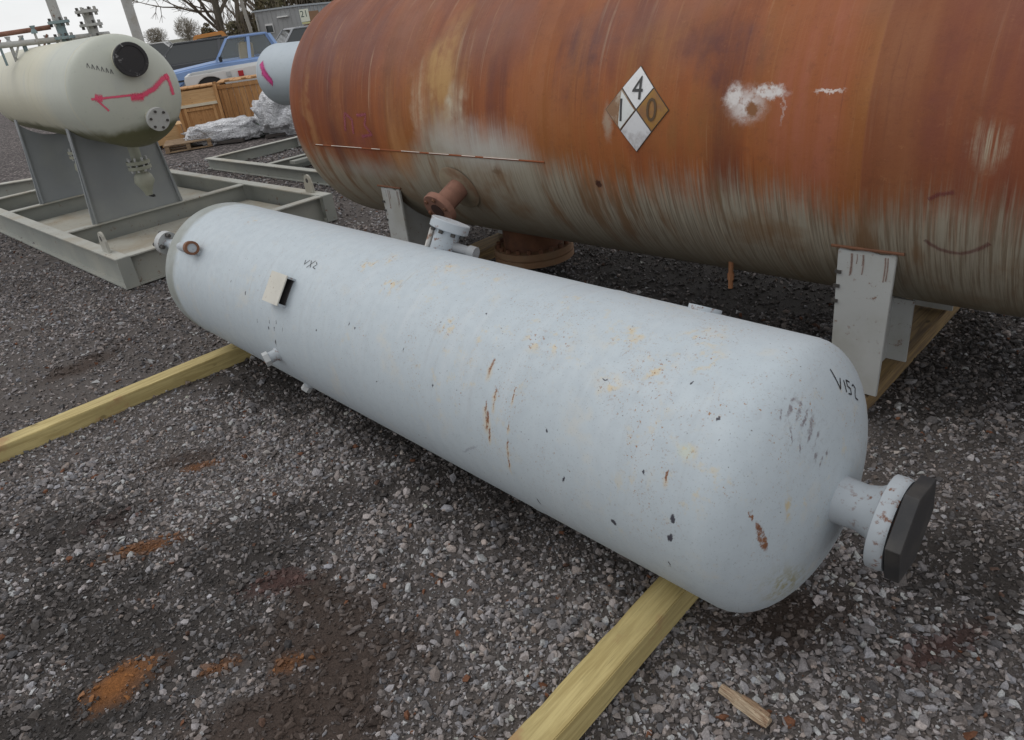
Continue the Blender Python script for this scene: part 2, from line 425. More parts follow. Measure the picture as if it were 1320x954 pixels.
def mark(g, vec, p, n, longdir, half_long, half_wide, soft=.5):
    """soft-edged spot on a surface, as a 0..1 mask"""
    v = g.mapping(vec, tuple(p), tuple(mark_rot(n, longdir)), (half_long, half_wide, max(half_long, half_wide)*1.5), 'TEXTURE')
    return g.step(g.vmath('LENGTH', v, None, 1), 1., 1-soft)
def cmark(g, vec, s, ph, r, hs, ha, soft=.5, tilt=0.):
    """the same on the cylinder: hs along the axis, ha around it"""
    a = R(ph); n = Vector((0, -math.cos(a), math.sin(a))); t = Vector((0, math.sin(a), math.cos(a))); l = t*math.cos(tilt)+Vector((1, 0, 0))*math.sin(tilt)
    return mark(g, vec, surf(s, ph, r), n, l, ha, hs, soft)
def maxall(g, ms):
    o = ms[0]
    for m in ms[1:]: o = g.math('MAXIMUM', o, m)
    return o
def ribbon(name, pts, w, mat, parent, loc=None):
    """flat stroke on a surface; pts: (point, normal)"""
    vs, fs, uvs = [], [], []
    ln = 0; m = len(pts)
    for i, (p, n) in enumerate(pts):
        p = Vector(p); d = (Vector(pts[min(i+1, m-1)][0])-Vector(pts[max(i-1, 0)][0])).normalized(); t = d.cross(Vector(n)).normalized()
        if i: ln += (p-Vector(pts[i-1][0])).length
        for q in (-1, 0, 1): vs.append(p+t*w/2*q); uvs.append((ln/w, (q+1)/2))
    for i in range(m-1):
        for q in (0, 1): fs.append((3*i+q, 3*i+q+1, 3*i+q+4, 3*i+q+3))
    me = bpy.data.meshes.new(name); me.from_pydata([tuple(v) for v in vs], [], fs)
    uv = me.uv_layers.new(name='UVMap')
    for l in me.loops: uv.data[l.index].uv = uvs[l.vertex_index]
    me.materials.append(mat); return link(name, me, parent, loc)
def subdiv(pts, n=6):
    out = []
    for (a, b) in zip(pts[:-1], pts[1:]):
        for i in range(n): t = i/n; out.append(tuple(a[k]*(1-t)+b[k]*t for k in range(len(a))))
    return out+[tuple(pts[-1])]
def spray_mat(name, col, dens=.9):
    g = NG(name); v = g.sep(g.uv())[1]
    e = g.math('SUBTRACT', 1., g.math('MULTIPLY', g.math('ABSOLUTE', g.math('SUBTRACT', v, .5)), 2.))
    a = g.step(g.math('ADD', e, g.math('MULTIPLY', g.math('SUBTRACT', g.noise(g.obj(), 70, 4), .5), .7)), .02, .85, 0, dens)
    g.set(g.p.inputs['Alpha'], a); return g.out(col, .6)

# common materials
M_wheel = paint('black_rubber', (.02, .02, .02), .8)
M_black = paint('black_plastic', (.018, .018, .02), .5, .25, scale=20)
M_rusty = paint('rusty_steel', (.19, .085, .045), .85, .35, scale=14, dirt=(.10, .05, .035), bump=.3)
M_rustpink = paint('rusty_flange_steel', (.27, .135, .095), .85, .3, scale=18, dirt=(.13, .06, .04), bump=.3)
M_copper = paint('rusted_copper_pipe', (.33, .15, .07), .6, .3, scale=30)
M_greymetal = paint('light_grey_metal', (.46, .47, .47), .55, .12, rust=.35, scale=9)
M_darkgap = paint('dark_bolt_steel', (.06, .055, .05), .7, .3, scale=30)

# ================================================================== FOREGROUND VESSEL
VL, VR, VK, VZ, VTH = 3.15, .3597, .162, .4497, R(-49.31)
g = NG('pale_blue_grey_vessel_paint'); o = g.obj(); uv = g.uv()
dis = g.vmath('ADD', o, g.vmath('SCALE', g.vmath('SUBTRACT', g.noise(o, 55, 3, .7, color=True), (.5, .5, .5)), None))
dis.node.inputs[1].links[0].from_node.inputs['Scale'].default_value = .022
big = g.noise(o, 2.3, 5); fine = g.noise(o, 26, 4)
c = g.mix(big, (.432, .490, .528), (.480, .533, .568))
c = g.mix(g.step(fine, .35, .7, 0, .25), c, (.375, .42, .46))
# vertical streaking of the paint round the shell
st = g.noise(uv, 1, 4, .6, stretch=(16, 1.6, 1)); c = g.mix(g.step(st, .5, .75, 0, .22), c, (.58, .60, .615))
c = g.mix(g.step(g.noise(uv, 1, 3, .6, stretch=(26, 2.2, 1)), .56, .76, 0, .28), c, (.35, .37, .385))
# chalky warm blotches
c = g.mix(g.step(g.noise(o, 7, 5, .65), .56, .74, 0, .45), c, (.56, .53, .46))
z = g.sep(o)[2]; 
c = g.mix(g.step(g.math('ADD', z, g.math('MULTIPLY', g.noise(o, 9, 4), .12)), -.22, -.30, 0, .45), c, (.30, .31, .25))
# freckles of rust, in clusters along the top
cl = [cmark(g, o, s, ph, VR, .07*k, .06*k, .9) for s, ph, k in ((3.02, 71, 1.0), (2.96, 83, 1.1), (2.6, 60, 1.1), (2.53, 57, .9), (2.78, 72, 1.2), (1.68, 80, .8), (1.95, 85, 1), (2.19, 50, .9), (1.81, 62, 1.1), (2.82, 48, .8), (2.9, 60, 1.3), (1.6, 70, 1), (.55, 80, .8), (3.08, 35, .6))]
clus = maxall(g, cl)
spk = g.step(g.noise(o, 95, 2, .6), .60, .70); spk2 = g.step(g.noise(o, 60, 3, .7), .70, .76)
c = g.mix(g.math('MULTIPLY', clus, g.step(g.noise(o, 34, 3, .6), .50, .66, 0, .75)), c, (.58, .46, .27))
c = g.mix(g.math('MULTIPLY', clus, spk), c, (.27, .125, .05))
c = g.mix(g.math('MULTIPLY', g.step(g.noise(o, 3.1, 3), .42, .60), spk2), c, (.21, .12, .075))
xs_ = g.sep(o)[0]; zs_ = g.sep(o)[2]
rightness = g.math('MULTIPLY', g.step(xs_, 1.2, 2.6, .35, 1.), g.step(zs_, -.12, .15, .2, 1.))
c = g.mix(g.math('MULTIPLY', g.math('MULTIPLY', g.step(g.noise(o, 130, 3, .75), .60, .68), g.step(g.noise(o, 6.5, 4, .7), .46, .60)), rightness), c, (.30, .155, .065))
c = g.mix(g.math('MULTIPLY', g.math('MULTIPLY', g.step(g.noise(o, 22, 5, .75), .54, .68), g.step(g.noise(o, 4.1, 3), .46, .62)), g.math('MULTIPLY', rightness, .6)), c, (.56, .47, .31))
c = g.mix(g.math('MULTIPLY', g.step(g.noise(o, 210, 2, .6), .62, .70), .55), c, (.27, .28, .29))
c = g.mix(g.math('MULTIPLY', g.step(g.noise(uv, 1, 4, .7, stretch=(34, 3.2, 1)), .62, .74), g.step(g.noise(o, 3.4, 3), .48, .64, 0, .55)), c, (.34, .31, .27))
c = g.mix(g.step(g.noise(o, 120, 1), .765, .79, 0, .8), c, (.12, .11, .11))
# soft rust bleeding then the rust streaks themselves
RS = [(2.425, 38.5, .0055, .034), (2.471, 28.5, .0045, .022), (2.474, 23.5, .004, .022), (2.444, 20.5, .005, .026), (2.455, 15.0, .008, .036), (2.465, 9, .004, .03), (2.541, 31, .003, .03), (2.543, 17, .003, .02), (2.541, 6, .004, .035), (2.54, -2, .004, .03), (3.05, 24, .004, .018)]
c = g.mix(g.math('MULTIPLY', maxall(g, [cmark(g, dis, s, p-2, VR, a*3., b*1.25, .9) for s, p, a, b in RS]), .55), c, (.56, .44, .27))
rmask = maxall(g, [cmark(g, dis, s, p, VR, a, b, .45) for s, p, a, b in RS]+
    [mark(g, dis, (3.256, -.270, .040), (.75, -.65, .1), (.02, .02, -.1), .050, .011, .35), mark(g, dis, (3.236, -.283, .098), (.7, -.7, .1), (.02, 0, -.1), .017, .006, .4)])
rc = g.mix(g.noise(o, 60, 3), (.28, .12, .045), (.13, .055, .04))
c = g.mix(g.math('MULTIPLY', rmask, g.step(g.noise(o, 75, 3, .7), .36, .54, .15, 1)), c, rc)
# dark chips
CH = [(3.084, 9.5, .008, .014, 0), (3.078, .7, .007, .016, .4), (3.069, -13.7, .004, .010, 0), (2.91, -5.7, .012, .008, .8), (2.62, -20, .004, .02, -.3), (1.70, 33, .004, .008, 0), (1.74, 32, .004, .006, 0),
      (2.03, 31, .003, .009, 0), (1.13, 14, .004, .012, 0), (1.17, 11, .004, .014, .3), (1.02, 11, .003, .010, 0), (2.80, 50, .010, .003, 0), (3.02, 60, .005, .005, 0), (2.99, 22, .004, .007, 0), (2.75, 4, .004, .012, .2), (1.19, 16, .0035, .012, 0), (1.24, 13, .003, .014, .1), (1.12, 10, .003, .012, .2), (1.16, 1, .006, .02, .3), (2.2, 20, .004, .006, 0), (1.5, 22, .005, .005, .5), (2.3, 62, .006, .004, .4), (2.68, 22, .004, .008, 0), (1.9, 8, .005, .004, 0), (3.12, 50, .005, .008, .4), (.75, 30, .004, .008, 0), (.9, 26, .006, .012, .5)]
c = g.mix(maxall(g, [cmark(g, dis, s, p, VR, a, b, .4, t) for s, p, a, b, t in CH]), c, (.055, .055, .07))
c = g.mix(g.math('MULTIPLY', cmark(g, dis, 2.36, -6, VR, .005, .065, .5, .95), .5), c, (.22, .23, .27))
# scuffs on the near head
hs = maxall(g, [mark(g, dis, (x_, y_, z_), tuple(Vector(((x_-VL)/VK**2, y_/VR**2, z_/VR**2)).normalized()), (-.05, .75, .55+t_), l_, w_, .6) for x_, y_, z_, l_, w_, t_ in
    ((3.231, -.119, .288, .045, .007, 0), (3.24, -.102, .276, .04, .006, .1), (3.252, -.098, .256, .034, .006, .0), (3.262, -.09, .238, .032, .008, .05), (3.268, -.10, .222, .026, .006, .2), (3.276, -.085, .205, .036, .006, .1), (3.286, -.10, .167, .018, .006, .5), (3.292, -.085, .150, .014, .005, .5), (3.22, -.15, .28, .018, .004, 1.5), (3.25, -.15, .24, .03, .004, 1.8), (3.262, -.14, .20, .024, .004, 1.8), (3.29, -.06, .16, .012, .005, .4))])
c = g.mix(g.math('MULTIPLY', hs, g.step(g.noise(o, 80, 3), .35, .6, .1, .8)), c, (.16, .13, .14))
c = g.mix(g.math('MULTIPLY', mark(g, dis, (3.25, -.1, .25), (.65, -.25, .65), (0, -.1, .1), .16, .11, .9), g.step(g.noise(o, 45, 4, .7), .52, .7, 0, .55)), c, (.24, .23, .24))
c = g.mix(g.math('MULTIPLY', g.math('MULTIPLY', mark(g, dis, (3.27, -.17, -.17), (.7, -.5, -.5), (0, -.1, .1), .15, .08, .9), g.step(g.noise(o, 38, 5, .7), .44, .60)), .8), c, (.30, .27, .12))
c = g.mix(g.math('MULTIPLY', mark(g, dis, (3.28, -.20, .085), (.7, -.5, .2), (0, 0, 1), .05, .014, .8), g.step(g.noise(o, 60, 4, .7), .42, .62, 0, .7)), c, (.50, .38, .17))
c = g.mix(g.math('MULTIPLY', cmark(g, dis, 3.08, 35, VR, .03, .025, .9), .35), c, (.60, .60, .36))
# shade on the far head's turned-away knuckle, painted as a darker grey-green band
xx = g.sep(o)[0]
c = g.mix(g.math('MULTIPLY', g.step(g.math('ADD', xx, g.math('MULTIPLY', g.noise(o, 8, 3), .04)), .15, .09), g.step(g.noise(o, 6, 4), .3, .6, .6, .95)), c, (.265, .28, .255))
g.bump(g.math('ADD', g.math('MULTIPLY', fine, .5), g.noise(o, 5, 2)), .12, .01)
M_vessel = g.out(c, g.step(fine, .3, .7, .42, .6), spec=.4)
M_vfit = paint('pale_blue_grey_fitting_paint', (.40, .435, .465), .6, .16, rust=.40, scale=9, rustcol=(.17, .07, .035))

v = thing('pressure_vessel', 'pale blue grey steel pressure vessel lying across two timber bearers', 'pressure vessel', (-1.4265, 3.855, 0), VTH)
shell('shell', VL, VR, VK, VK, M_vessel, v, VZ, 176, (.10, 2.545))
# near end nozzle with flange and black cover
ea = Vector((math.cos(R(3)), math.sin(R(3)), -.03)).normalized(); eb = Vector((-ea.y, ea.x, 0)).normalized(); ec = ea.cross(eb); eo = Vector((3.29, 0, VZ))
MB().lathe(eo-ea*.03, ea, [(0, .082), (.022, .080), (.034, .066), (.05, .058), (.10, .056), (.125, .063), (.145, .076)], 40).build('nozzle_neck', M_vfit, v, smooth=.9)
fo = eo+ea*.115-Vector((0, 0, .014))
fl = MB().lathe(fo, ea, [(0, .109), (.002, .112), (.028, .112), (.038, .108)], 56).build('flange', M_vfit, v, smooth=.7)
MB().lathe(fo+ea*.0385, ea, [(0, .088), (.0055, .088)], 40).build('gasket', M_rusty, fl)
hexa = [(.124*math.cos(R(60*k+50))-.006, .124*math.sin(R(60*k+50))+.010) for k in range(6)]
cv = MB().prism(hexa, .0445, .076, (fo, eb, ec, ea)).build('flange_cover', paint('scuffed_black_plastic', (.024, .024, .026), .65, .3, scale=18, dirt=(.06, .055, .05)), v, bevel=.0012, seg=1)
cv['label'] = 'black six sided plastic cover on the flange'
# nozzle standing behind the crown, with long stud and side stub
pn = 116.; dn_ = Vector((.16, -math.cos(R(pn)), math.sin(R(pn)))).normalized(); fc_ = Vector((1.69, .21, VZ+.395))
nb0 = fc_-dn_*.18
MB().lathe(nb0, dn_, [(0, .050), (.155, .050), (.168, .057), (.18, .057)], 32).build('nozzle_neck', M_vfit, v, smooth=.8)
fl = MB().lathe(fc_-dn_*.012, dn_, [(0, .072), (.003, .076), (.034, .076), (.037, .073)], 48).build('flange', M_vfit, v, smooth=.7)
for k in range(8):
    a = R(45*k+20); u_ = dn_.orthogonal().normalized(); w_ = dn_.cross(u_)
    MB().lathe(fc_-dn_*.026+(u_*math.cos(a)+w_*math.sin(a))*.062, dn_, [(0, .009), (.013, .009)], 6).build('bolt', M_darkgap, fl)
fb = fc_+Vector((-.050, -.046, 0))
MB().tube(fb-dn_*.115, fb+dn_*.005, .010, 8).lathe(fb-dn_*.105, dn_, [(0, .019), (.022, .019)], 6).build('stud_bolt', worn('rust_specked_bolt', (.50, .48, .45), (.22, .11, .06), .5, .65, 30), fl)
sd_ = Vector((1, .25, -.22)).normalized(); sb_ = fc_-dn_*.065
MB().lathe(sb_+sd_*.03, sd_, [(0, .019), (.085, .019), (.085, .026), (.115, .026)], 14).build('side_stub', paint('dull_grey_stub', (.30, .31, .32), .6, .2, rust=.3, scale=20), v, smooth=.8)
# small nozzle low on the back near the right end
q = surf(2.83, 118, VR, -.066)
d = Vector((0, -math.cos(R(118)), math.sin(R(118))))
MB().lathe(q+Vector((0, 0, VZ)), d, [(0, .026), (.055, .026)], 20).build('nozzle_neck', M_vfit, v, smooth=.8)
MB().lathe(q+Vector((0, 0, VZ))+d*.055, d, [(0, .046), (.022, .046)], 28).build('flange', M_vfit, v, smooth=.7)
# nozzle on the far head and the rusty coupling beside it
hb = Vector((-.06, -.17, VZ+.15)); he = Vector((-.26, -.222, VZ+.183)); d = (he-hb).normalized()
MB().tube(hb, he, .030, 16).build('nozzle_neck', M_vfit, v, smooth=.8)
fl = MB().lathe(he-d*.02, d, [(0, .062), (.034, .062)], 24).build('flange', M_greymetal, v, smooth=.7)
for k in range(4):
    a = R(45+90*k); u_ = d.orthogonal().normalized(); w_ = d.cross(u_)
    MB().lathe(he-d*.045+(u_*math.cos(a)+w_*math.sin(a))*.048, d, [(0, .011), (.080, .011)], 6).build('bolt', M_darkgap, fl)
MB().lathe(he-d*.012+d*.0265, d, [(0, .034), (.003, .034)], 16).build('flange_bore', M_rusty, fl)
q0, q1 = surf(.20, 52, VR, .035)+Vector((0, 0, VZ)), surf(.36, 42, VR, .045)+Vector((0, 0, VZ))
MB().tube(he+Vector((.06, .01, -.012)), q1, .025, 14).build('coupling', M_vfit, v, smooth=.8)
d = (q1-(he+Vector((.06, .01, -.012)))).normalized()
tip = MB().lathe(q1-d*.05, d, [(0, .033), (.055, .033), (.055, .022), (.02, .020)], 16).build('coupling_end', M_rusty, v, smooth=.7); tip['label'] = 'rusty open end of the small coupling'
MB().tube(surf(.35, 40, VR, -.01)+Vector((0, 0, VZ)), surf(.35, 42, VR, .04)+Vector((0, 0, VZ)), .014, 10).build('coupling_support', M_vfit, v)
# nameplate bracket standing off the side
a0 = 37.; n_ = Vector((0, -math.cos(R(a0)), math.sin(R(a0)))); t_ = Vector((0, math.sin(R(a0)), math.cos(R(a0)))); ctr = surf(1.205, a0, VR)+Vector((0, 0, VZ))
br = MB()
X_ = Vector((1, 0, 0))
br.prism([(-.07, -.062), (.055, -.062), (.055, .062), (-.07, .062)], .033, .038, (ctr, X_, t_, n_))
plate = br.build('nameplate_bracket', paint('weathered_cream_plate', (.55, .53, .47), .6, .12, rust=.25, scale=16), v)
for p4 in ([(-.07, -.052), (.053, -.052), (.053, -.060), (-.07, -.060)], [(-.07, .052), (.053, .052), (.053, .060), (-.07, .060)], [(-.070, -.0515), (-.064, -.0515), (-.064, .0515), (-.070, .0515)]): MB().prism(p4, -.012, .0325, (ctr, X_, t_, n_)).build('bracket_leg', M_vfit, plate)
MB().prism([(-.062, -.051), (.048, -.051), (.048, .051), (-.062, .051)], .001, .003, (ctr, X_, t_, n_)).build('bracket_shade', paint('painted_bracket_shade', (.05, .045, .045), .8), plate)  # dark sheet standing for the shade inside the open bracket
# small outlet low on the side
for s_, ph_, ln, rr, nm in ((1.135, -9, .055, .024, 'drain_nozzle'), (1.115, -46, .028, .018, 'drain_nozzle')):
    n2 = Vector((-.25, -math.cos(R(ph_)), math.sin(R(ph_)))).normalized(); b = surf(s_, ph_, VR, -.02)+Vector((0, 0, VZ))
    dn = MB().lathe(b, n2, [(0, rr+.012), (.022, rr+.006), (.03, rr), (ln, rr)], 18).build(nm, M_vfit, v, smooth=.8)
    MB().lathe(b+n2*ln, n2, [(0, rr*1.3), (.022, rr*1.3)], 6).build('hex_plug', M_greymetal, dn)
# handwriting and pen marks
M_pen = NG('black_marker_ink').out((.02, .02, .025), .5)
def head_pt(y_, z_):
    q = 1-(y_*y_+z_*z_)/(VR*VR); x_ = VL+VK*math.sqrt(max(q, 0))
    return Vector((x_, y_, z_)), Vector(((x_-VL)/VK**2, y_/VR**2, z_/VR**2)).normalized()
O2 = Vector((.034, .292)); ex = Vector((.1025, -.082)).normalized(); ey = Vector((.56, .82)).normalized()*-1
# baseline runs down to the right; strokes stand along the up direction
upv = Vector((.40, .91)).normalized()
def stroke_head(pts, nm='ink_stroke', w=.0036):
    P = []
    for a, b in subdiv(pts, 5):
        q = Vector((.052, .262))+ex*a*.112+upv*b*.036; p, n = head_pt(q[0], q[1]); P.append((p+n*.0012, n))
    ribbon(nm, P, w, M_pen, v, (0, 0, VZ))
for st_ in ([(-.12, 1.0), (.08, 0), (.17, .75)], [(.32, .75), (.35, .05)], [(.62, .85), (.45, .85), (.46, .5), (.60, .45), (.60, .1), (.44, .05)], [(.72, .7), (.82, .85), (.92, .7), (.84, .3), (.84, .05), (1.0, .02)]):
    stroke_head(st_)
def cyl_strokes(strokes, s0, ph0, ws, hs_, w, r, mat, parent, zc, nm='ink_stroke', off=.001):
    for st_ in strokes:
        P = []
        for a, b in subdiv(st_, 4):
            s, ph = s0+a*ws, ph0+b*math.degrees(hs_/r); p = surf(s, ph, r, off); P.append((p, Vector((0, p.y, p.z)).normalized()))
        ribbon(nm, P, w, mat, parent, (0, 0, zc))
cyl_strokes([[(0, .6), (.12, .2), (.25, .7)], [(.35, .7), (.6, .1)], [(.6, .8), (.38, 0)], [(.7, .7), (.85, .5), (.72, .2), (.95, .1)]], 1.235, 56, .11, .05, .0035, VR, M_pen, v, VZ)

# ---- timbers
M_timber = wood('treated_yellow_timber', (.56, .455, .205), (.39, .30, .12), 1.0, .8, 0, stain=(.34, .19, .09))
def timber(label, loc, th, L, w, h, bury=0.):
    t = thing('timber_bearer', label, 'timber', loc, th, 'timber bearers under the pale vessel')
    m = MB(); n = 36; rn = random.Random(int(abs(loc[0])*1000)); pts = []
    for i in range(n+1):
        wob_ = .0008*math.sin(i*.45)
        for yy, zz in ((0, -bury), (-w, -bury), (-w, h-bury), (0, h-bury)):
            nick = .0018 if rn.random() < .08 else 0
            pts.append((L*i/n, yy+rn.uniform(-.0004, .0004)+wob_+(nick if yy < 0 else -nick), zz+(rn.uniform(-.0004, .0004)-nick if zz > 0 else 0)))
    m.add(pts, [(4*i+k, 4*i+(k+1) % 4, 4*i+4+(k+1) % 4, 4*i+4+k) for i in range(n) for k in range(4)]+[(0, 1, 2, 3), (4*n+3, 4*n+2, 4*n+1, 4*n)])
    m.build('beam', M_timber, t, bevel=.003); return t
TB = R(44.0)
d = Vector((math.cos(TB), math.sin(TB), 0))
p0 = Vector((.0645, 1.2821, 0))-d*.75
timber('yellow square timber under the near end of the vessel, running out of frame below', p0, TB, 2.2, .0875, .0885)
TB2 = R(41.9); d = Vector((math.cos(TB2), math.sin(TB2), 0)); p0 = Vector((-2.2275, 3.1221, 0))-d*.7
timber('yellow green timber under the far end of the vessel, rust smeared', p0, TB2, 2.6, .10, .089, .022)
# splinter of wood
sp = thing('wood_splinter', 'pale broken splinter of wood lying on the gravel', 'wood splinter', (.411, 1.215, .012), math.atan2(1.106-1.215, .488-.411))
prof = []
vs, fs = [], []
ns = 9
for i in range(ns):
    t = i/(ns-1); w0 = .011+.006*math.sin(t*3.1)+rng.uniform(-.002, .002); zz = .002*math.sin(t*5)
    for yy, hh in ((-w0, 0), (-w0*.6, .014), (w0*.15, .019+.003*math.sin(t*9)), (w0*.9, .011), (w0, 0)):
        vs.append((t*.135, yy+rng.uniform(-.0012, .0012), zz+hh+rng.uniform(-.001, .001)))
for i in range(ns-1):
    for k in range(5): fs.append((i*5+k, i*5+(k+1) % 5, (i+1)*5+(k+1) % 5, (i+1)*5+k))
fs += [(4, 3, 2, 1, 0), tuple((ns-1)*5+k for k in range(5))]
MB().add(vs, fs).build('sliver', wood('split_pale_wood', (.50, .40, .28), (.20, .12, .07), 6, .8), sp)
MB().add([(a*.55+.055, b*.5+.009, c_*.6+.012) for a, b, c_ in vs], fs).build('bark_strip', wood('torn_brown_wood', (.34, .23, .14), (.14, .08, .05), 6, .8), sp)

# ================================================================== RUSTY TANK
TL, TR, TKH, TZ, TTH = 5.4, .728, .474, 1.0233, R(-47.38)
g = NG('rusting_tank_steel'); o = g.obj(); uv = g.uv(); S = g.sep(uv); s_, arc = S[0], S[1]
ph = g.math('MULTIPLY', arc, 180/math.pi/TR)
# lower limit of the rust, in degrees round the shell, along the length
fc = g.n.new('ShaderNodeFloatCurve'); cu = fc.mapping.curves[0]
pts = [(-.4, -16), (.1, -13), (.5, -15), (.95, -15), (1.15, -5), (1.30, 4), (1.42, 5.5), (1.55, 4.5), (1.72, 3.4), (1.9, -1), (2.1, -9), (2.3, -12), (2.6, -13), (3.05, -10.5), (3.45, -14.5), (3.8, -11.5), (4.2, -12), (5.0, -14)]
fx_ = lambda q: (q+1)/7
cu.points[0].location = (0, (-16+40)/80); cu.points[1].location = (1, (-14+40)/80)
for a, b in pts: cu.points.new(fx_(a), (b+40)/80)
fc.mapping.update()
g.set(fc.inputs['Value'], g.math('DIVIDE', g.math('ADD', s_, 1.), 7.))
lim = g.math('SUBTRACT', g.math('MULTIPLY', fc.outputs[0], 80.), 40.)
strk = g.noise(uv, 1, 5, .7, stretch=(62, 1.5, 1)); strk2 = g.noise(uv, 1, 3, .6, stretch=(11, 1.1, 1)); blot = g.noise(o, 3.2, 5, .6)
hair = g.noise(uv, 1, 3, .6, stretch=(120, 2.0, 1)); comb = g.step(s_, 1.6, 2.5, .35, 1.)
edge = g.math('ADD', g.math('MULTIPLY', g.math('MULTIPLY', g.math('ADD', g.math('SUBTRACT', strk, .5), g.math('MULTIPLY', g.math('SUBTRACT', hair, .5), .9)), 23.), comb), g.math('ADD', g.math('MULTIPLY', g.math('SUBTRACT', strk2, .5), 12.), g.math('MULTIPLY', g.math('SUBTRACT', blot, .5), 18.)))
dd = g.math('SUBTRACT', g.math('ADD', ph, edge), lim)
rmask = g.step(dd, -13., 7.)
# grey weathered paint
gy_ = g.mix(g.noise(o, 5, 5), (.28, .245, .185), (.40, .36, .285))
gy_ = g.mix(g.math('MULTIPLY', g.step(g.noise(uv, 1, 4, .65, stretch=(95, 2.4, 1)), .42, .62, 0, .65), comb), gy_, (.15, .098, .056))
gy_ = g.mix(g.math('MULTIPLY', g.step(hair, .52, .68, 0, .6), comb), gy_, (.46, .40, .30))
gy_ = g.mix(g.step(g.noise(uv, 1, 4, .6, stretch=(9, 1.6, 1)), .50, .68, 0, .8), gy_, (.20, .105, .048))
gy_ = g.mix(g.step(g.noise(o, 2.6, 4, .6), .52, .68, 0, .6), gy_, (.22, .125, .06))
pale = cmark(g, o, 1.66, -2, TR, .54, .20, .75)
gy_ = g.mix(g.math('MULTIPLY', pale, .85), gy_, g.mix(strk, (.43, .41, .37), (.56, .54, .50)))
gy_ = g.mix(g.math('MULTIPLY', cmark(g, o, .55, -20, TR, .35, .10, .9), .6), gy_, (.37, .35, .31))
# rust in upright bands
band = g.noise(uv, 1, 4, .55, stretch=(1.55, .42, 1), distort=.5); band2 = g.noise(uv, 1, 3, .5, stretch=(6, .7, 1))
mixv = g.math('ADD', g.math('MULTIPLY', band, .72), g.math('MULTIPLY', band2, .28))
rc = g.ramp(mixv, [(.30, (.085, .031, .027)), (.38, (.130, .040, .026)), (.46, (.215, .063, .024)), (.53, (.310, .098, .031)), (.60, (.275, .100, .029)), (.68, (.40, .185, .070))])
rc = g.mix(g.step(blot, .5, .75, 0, .45), rc, (.25, .092, .034))
rc = g.mix(g.math('MULTIPLY', g.step(ph, 14, 34), g.step(g.noise(o, 1.7, 3), .38, .6, .1, .55)), rc, (.185, .085, .068))
rc = g.mix(g.step(strk, .56, .74, 0, .5), rc, (.12, .044, .024))
rc = g.mix(g.step(hair, .54, .70, 0, .28), rc, (.38, .165, .07))
rc = g.mix(g.math('MULTIPLY', g.step(g.noise(uv, 1, 4, .65, stretch=(24, .9, 1)), .58, .74, 0, .55), g.step(g.noise(o, 1.9, 3), .44, .62)), rc, (.45, .33, .22))
rc = g.mix(g.step(g.noise(uv, 1, 3, .6, stretch=(38, 2.5, 1)), .60, .76, 0, .4), rc, (.36, .20, .10))
rc = g.mix(g.step(g.noise(o, 55, 4, .7), .55, .8, 0, .4), rc, (.10, .04, .025))
wo = g.vmath('ADD', o, g.vmath('SCALE', g.vmath('SUBTRACT', g.noise(o, 4.5, 4, .6, color=True), (.5, .5, .5)), None))
wo.node.inputs[1].links[0].from_node.inputs['Scale'].default_value = .30
modn = g.math('MULTIPLY', g.step(g.noise(uv, 1, 4, .6, stretch=(13, 1.0, 1)), .36, .62, .25, 1.), g.step(g.noise(o, 6, 5, .7), .34, .6, .45, 1.))
# individual bands seen on this tank: wash s, phi, half width, half height, tilt, colour, strength
for s0, p0_, hw, hh, tl, colr, k in ((1.40, 18, .22, .42, .12, (.40, .235, .095), .75), (1.22, 9, .10, .19, 0, (.50, .43, .31), .9), (1.50, 8, .10, .16, 0, (.50, .44, .34), .85), (1.34, 24, .14, .20, .1, (.42, .25, .10), .7), (1.98, 12, .16, .3, .1, (.32, .115, .04), .6), (.12, 0, .05, .5, 0, (.34, .17, .07), .6), (.62, -6, .20, .10, 0, (.20, .05, .06), .45), (.45, 10, .14, .4, 0, (.30, .12, .045), .5),
                          (2.02, 22, .14, .35, .1, (.30, .115, .05), .6), (2.28, 26, .22, .26, .2, (.12, .050, .045), .75), (1.72, 30, .12, .22, .1, (.22, .10, .05), .5), (.95, 22, .16, .4, 0, (.17, .065, .038), .55),
                          (2.62, 22, .16, .25, .3, (.30, .14, .05), .6), (2.92, 24, .2, .18, .3, (.115, .046, .042), .75), (1.80, 17, .13, .26, .1, (.145, .05, .036), .6), (2.16, 8, .07, .3, .15, (.33, .13, .05), .5), (2.85, 4, .30, .16, 0, (.23, .105, .035), .6), (3.27, 10, .19, .50, 0, (.34, .115, .064), .85), (3.75, 14, .26, .5, 0, (.175, .055, .035), .75), (4.2, 12, .2, .5, 0, (.165, .055, .035), .6)):
    rc = g.mix(g.math('MULTIPLY', g.math('MULTIPLY', cmark(g, wo, s0, p0_, TR, hw*1.15, hh*1.2, .8, tl), k*1.15), modn), rc, colr)
rc = g.mix(g.math('MULTIPLY', g.step(s_, 3.462, 3.472), .45), rc, (.20, .064, .042))
# scale and pitting, patchy edges
rc = g.mix(g.math('MULTIPLY', g.step(g.noise(o, 17, 6, .78), .54, .66), .22), rc, (.13, .05, .028))
rc = g.mix(g.math('MULTIPLY', g.step(g.noise(o, 23, 6, .78), .60, .72), .30), rc, (.44, .21, .10))
c = g.mix(rmask, gy_, rc)
# below: duller brown-grey streaked tone towards the belly
c = g.mix(g.step(ph, -28, -58, 0, .6), c, g.mix(strk, (.17, .152, .11), (.30, .275, .21)))
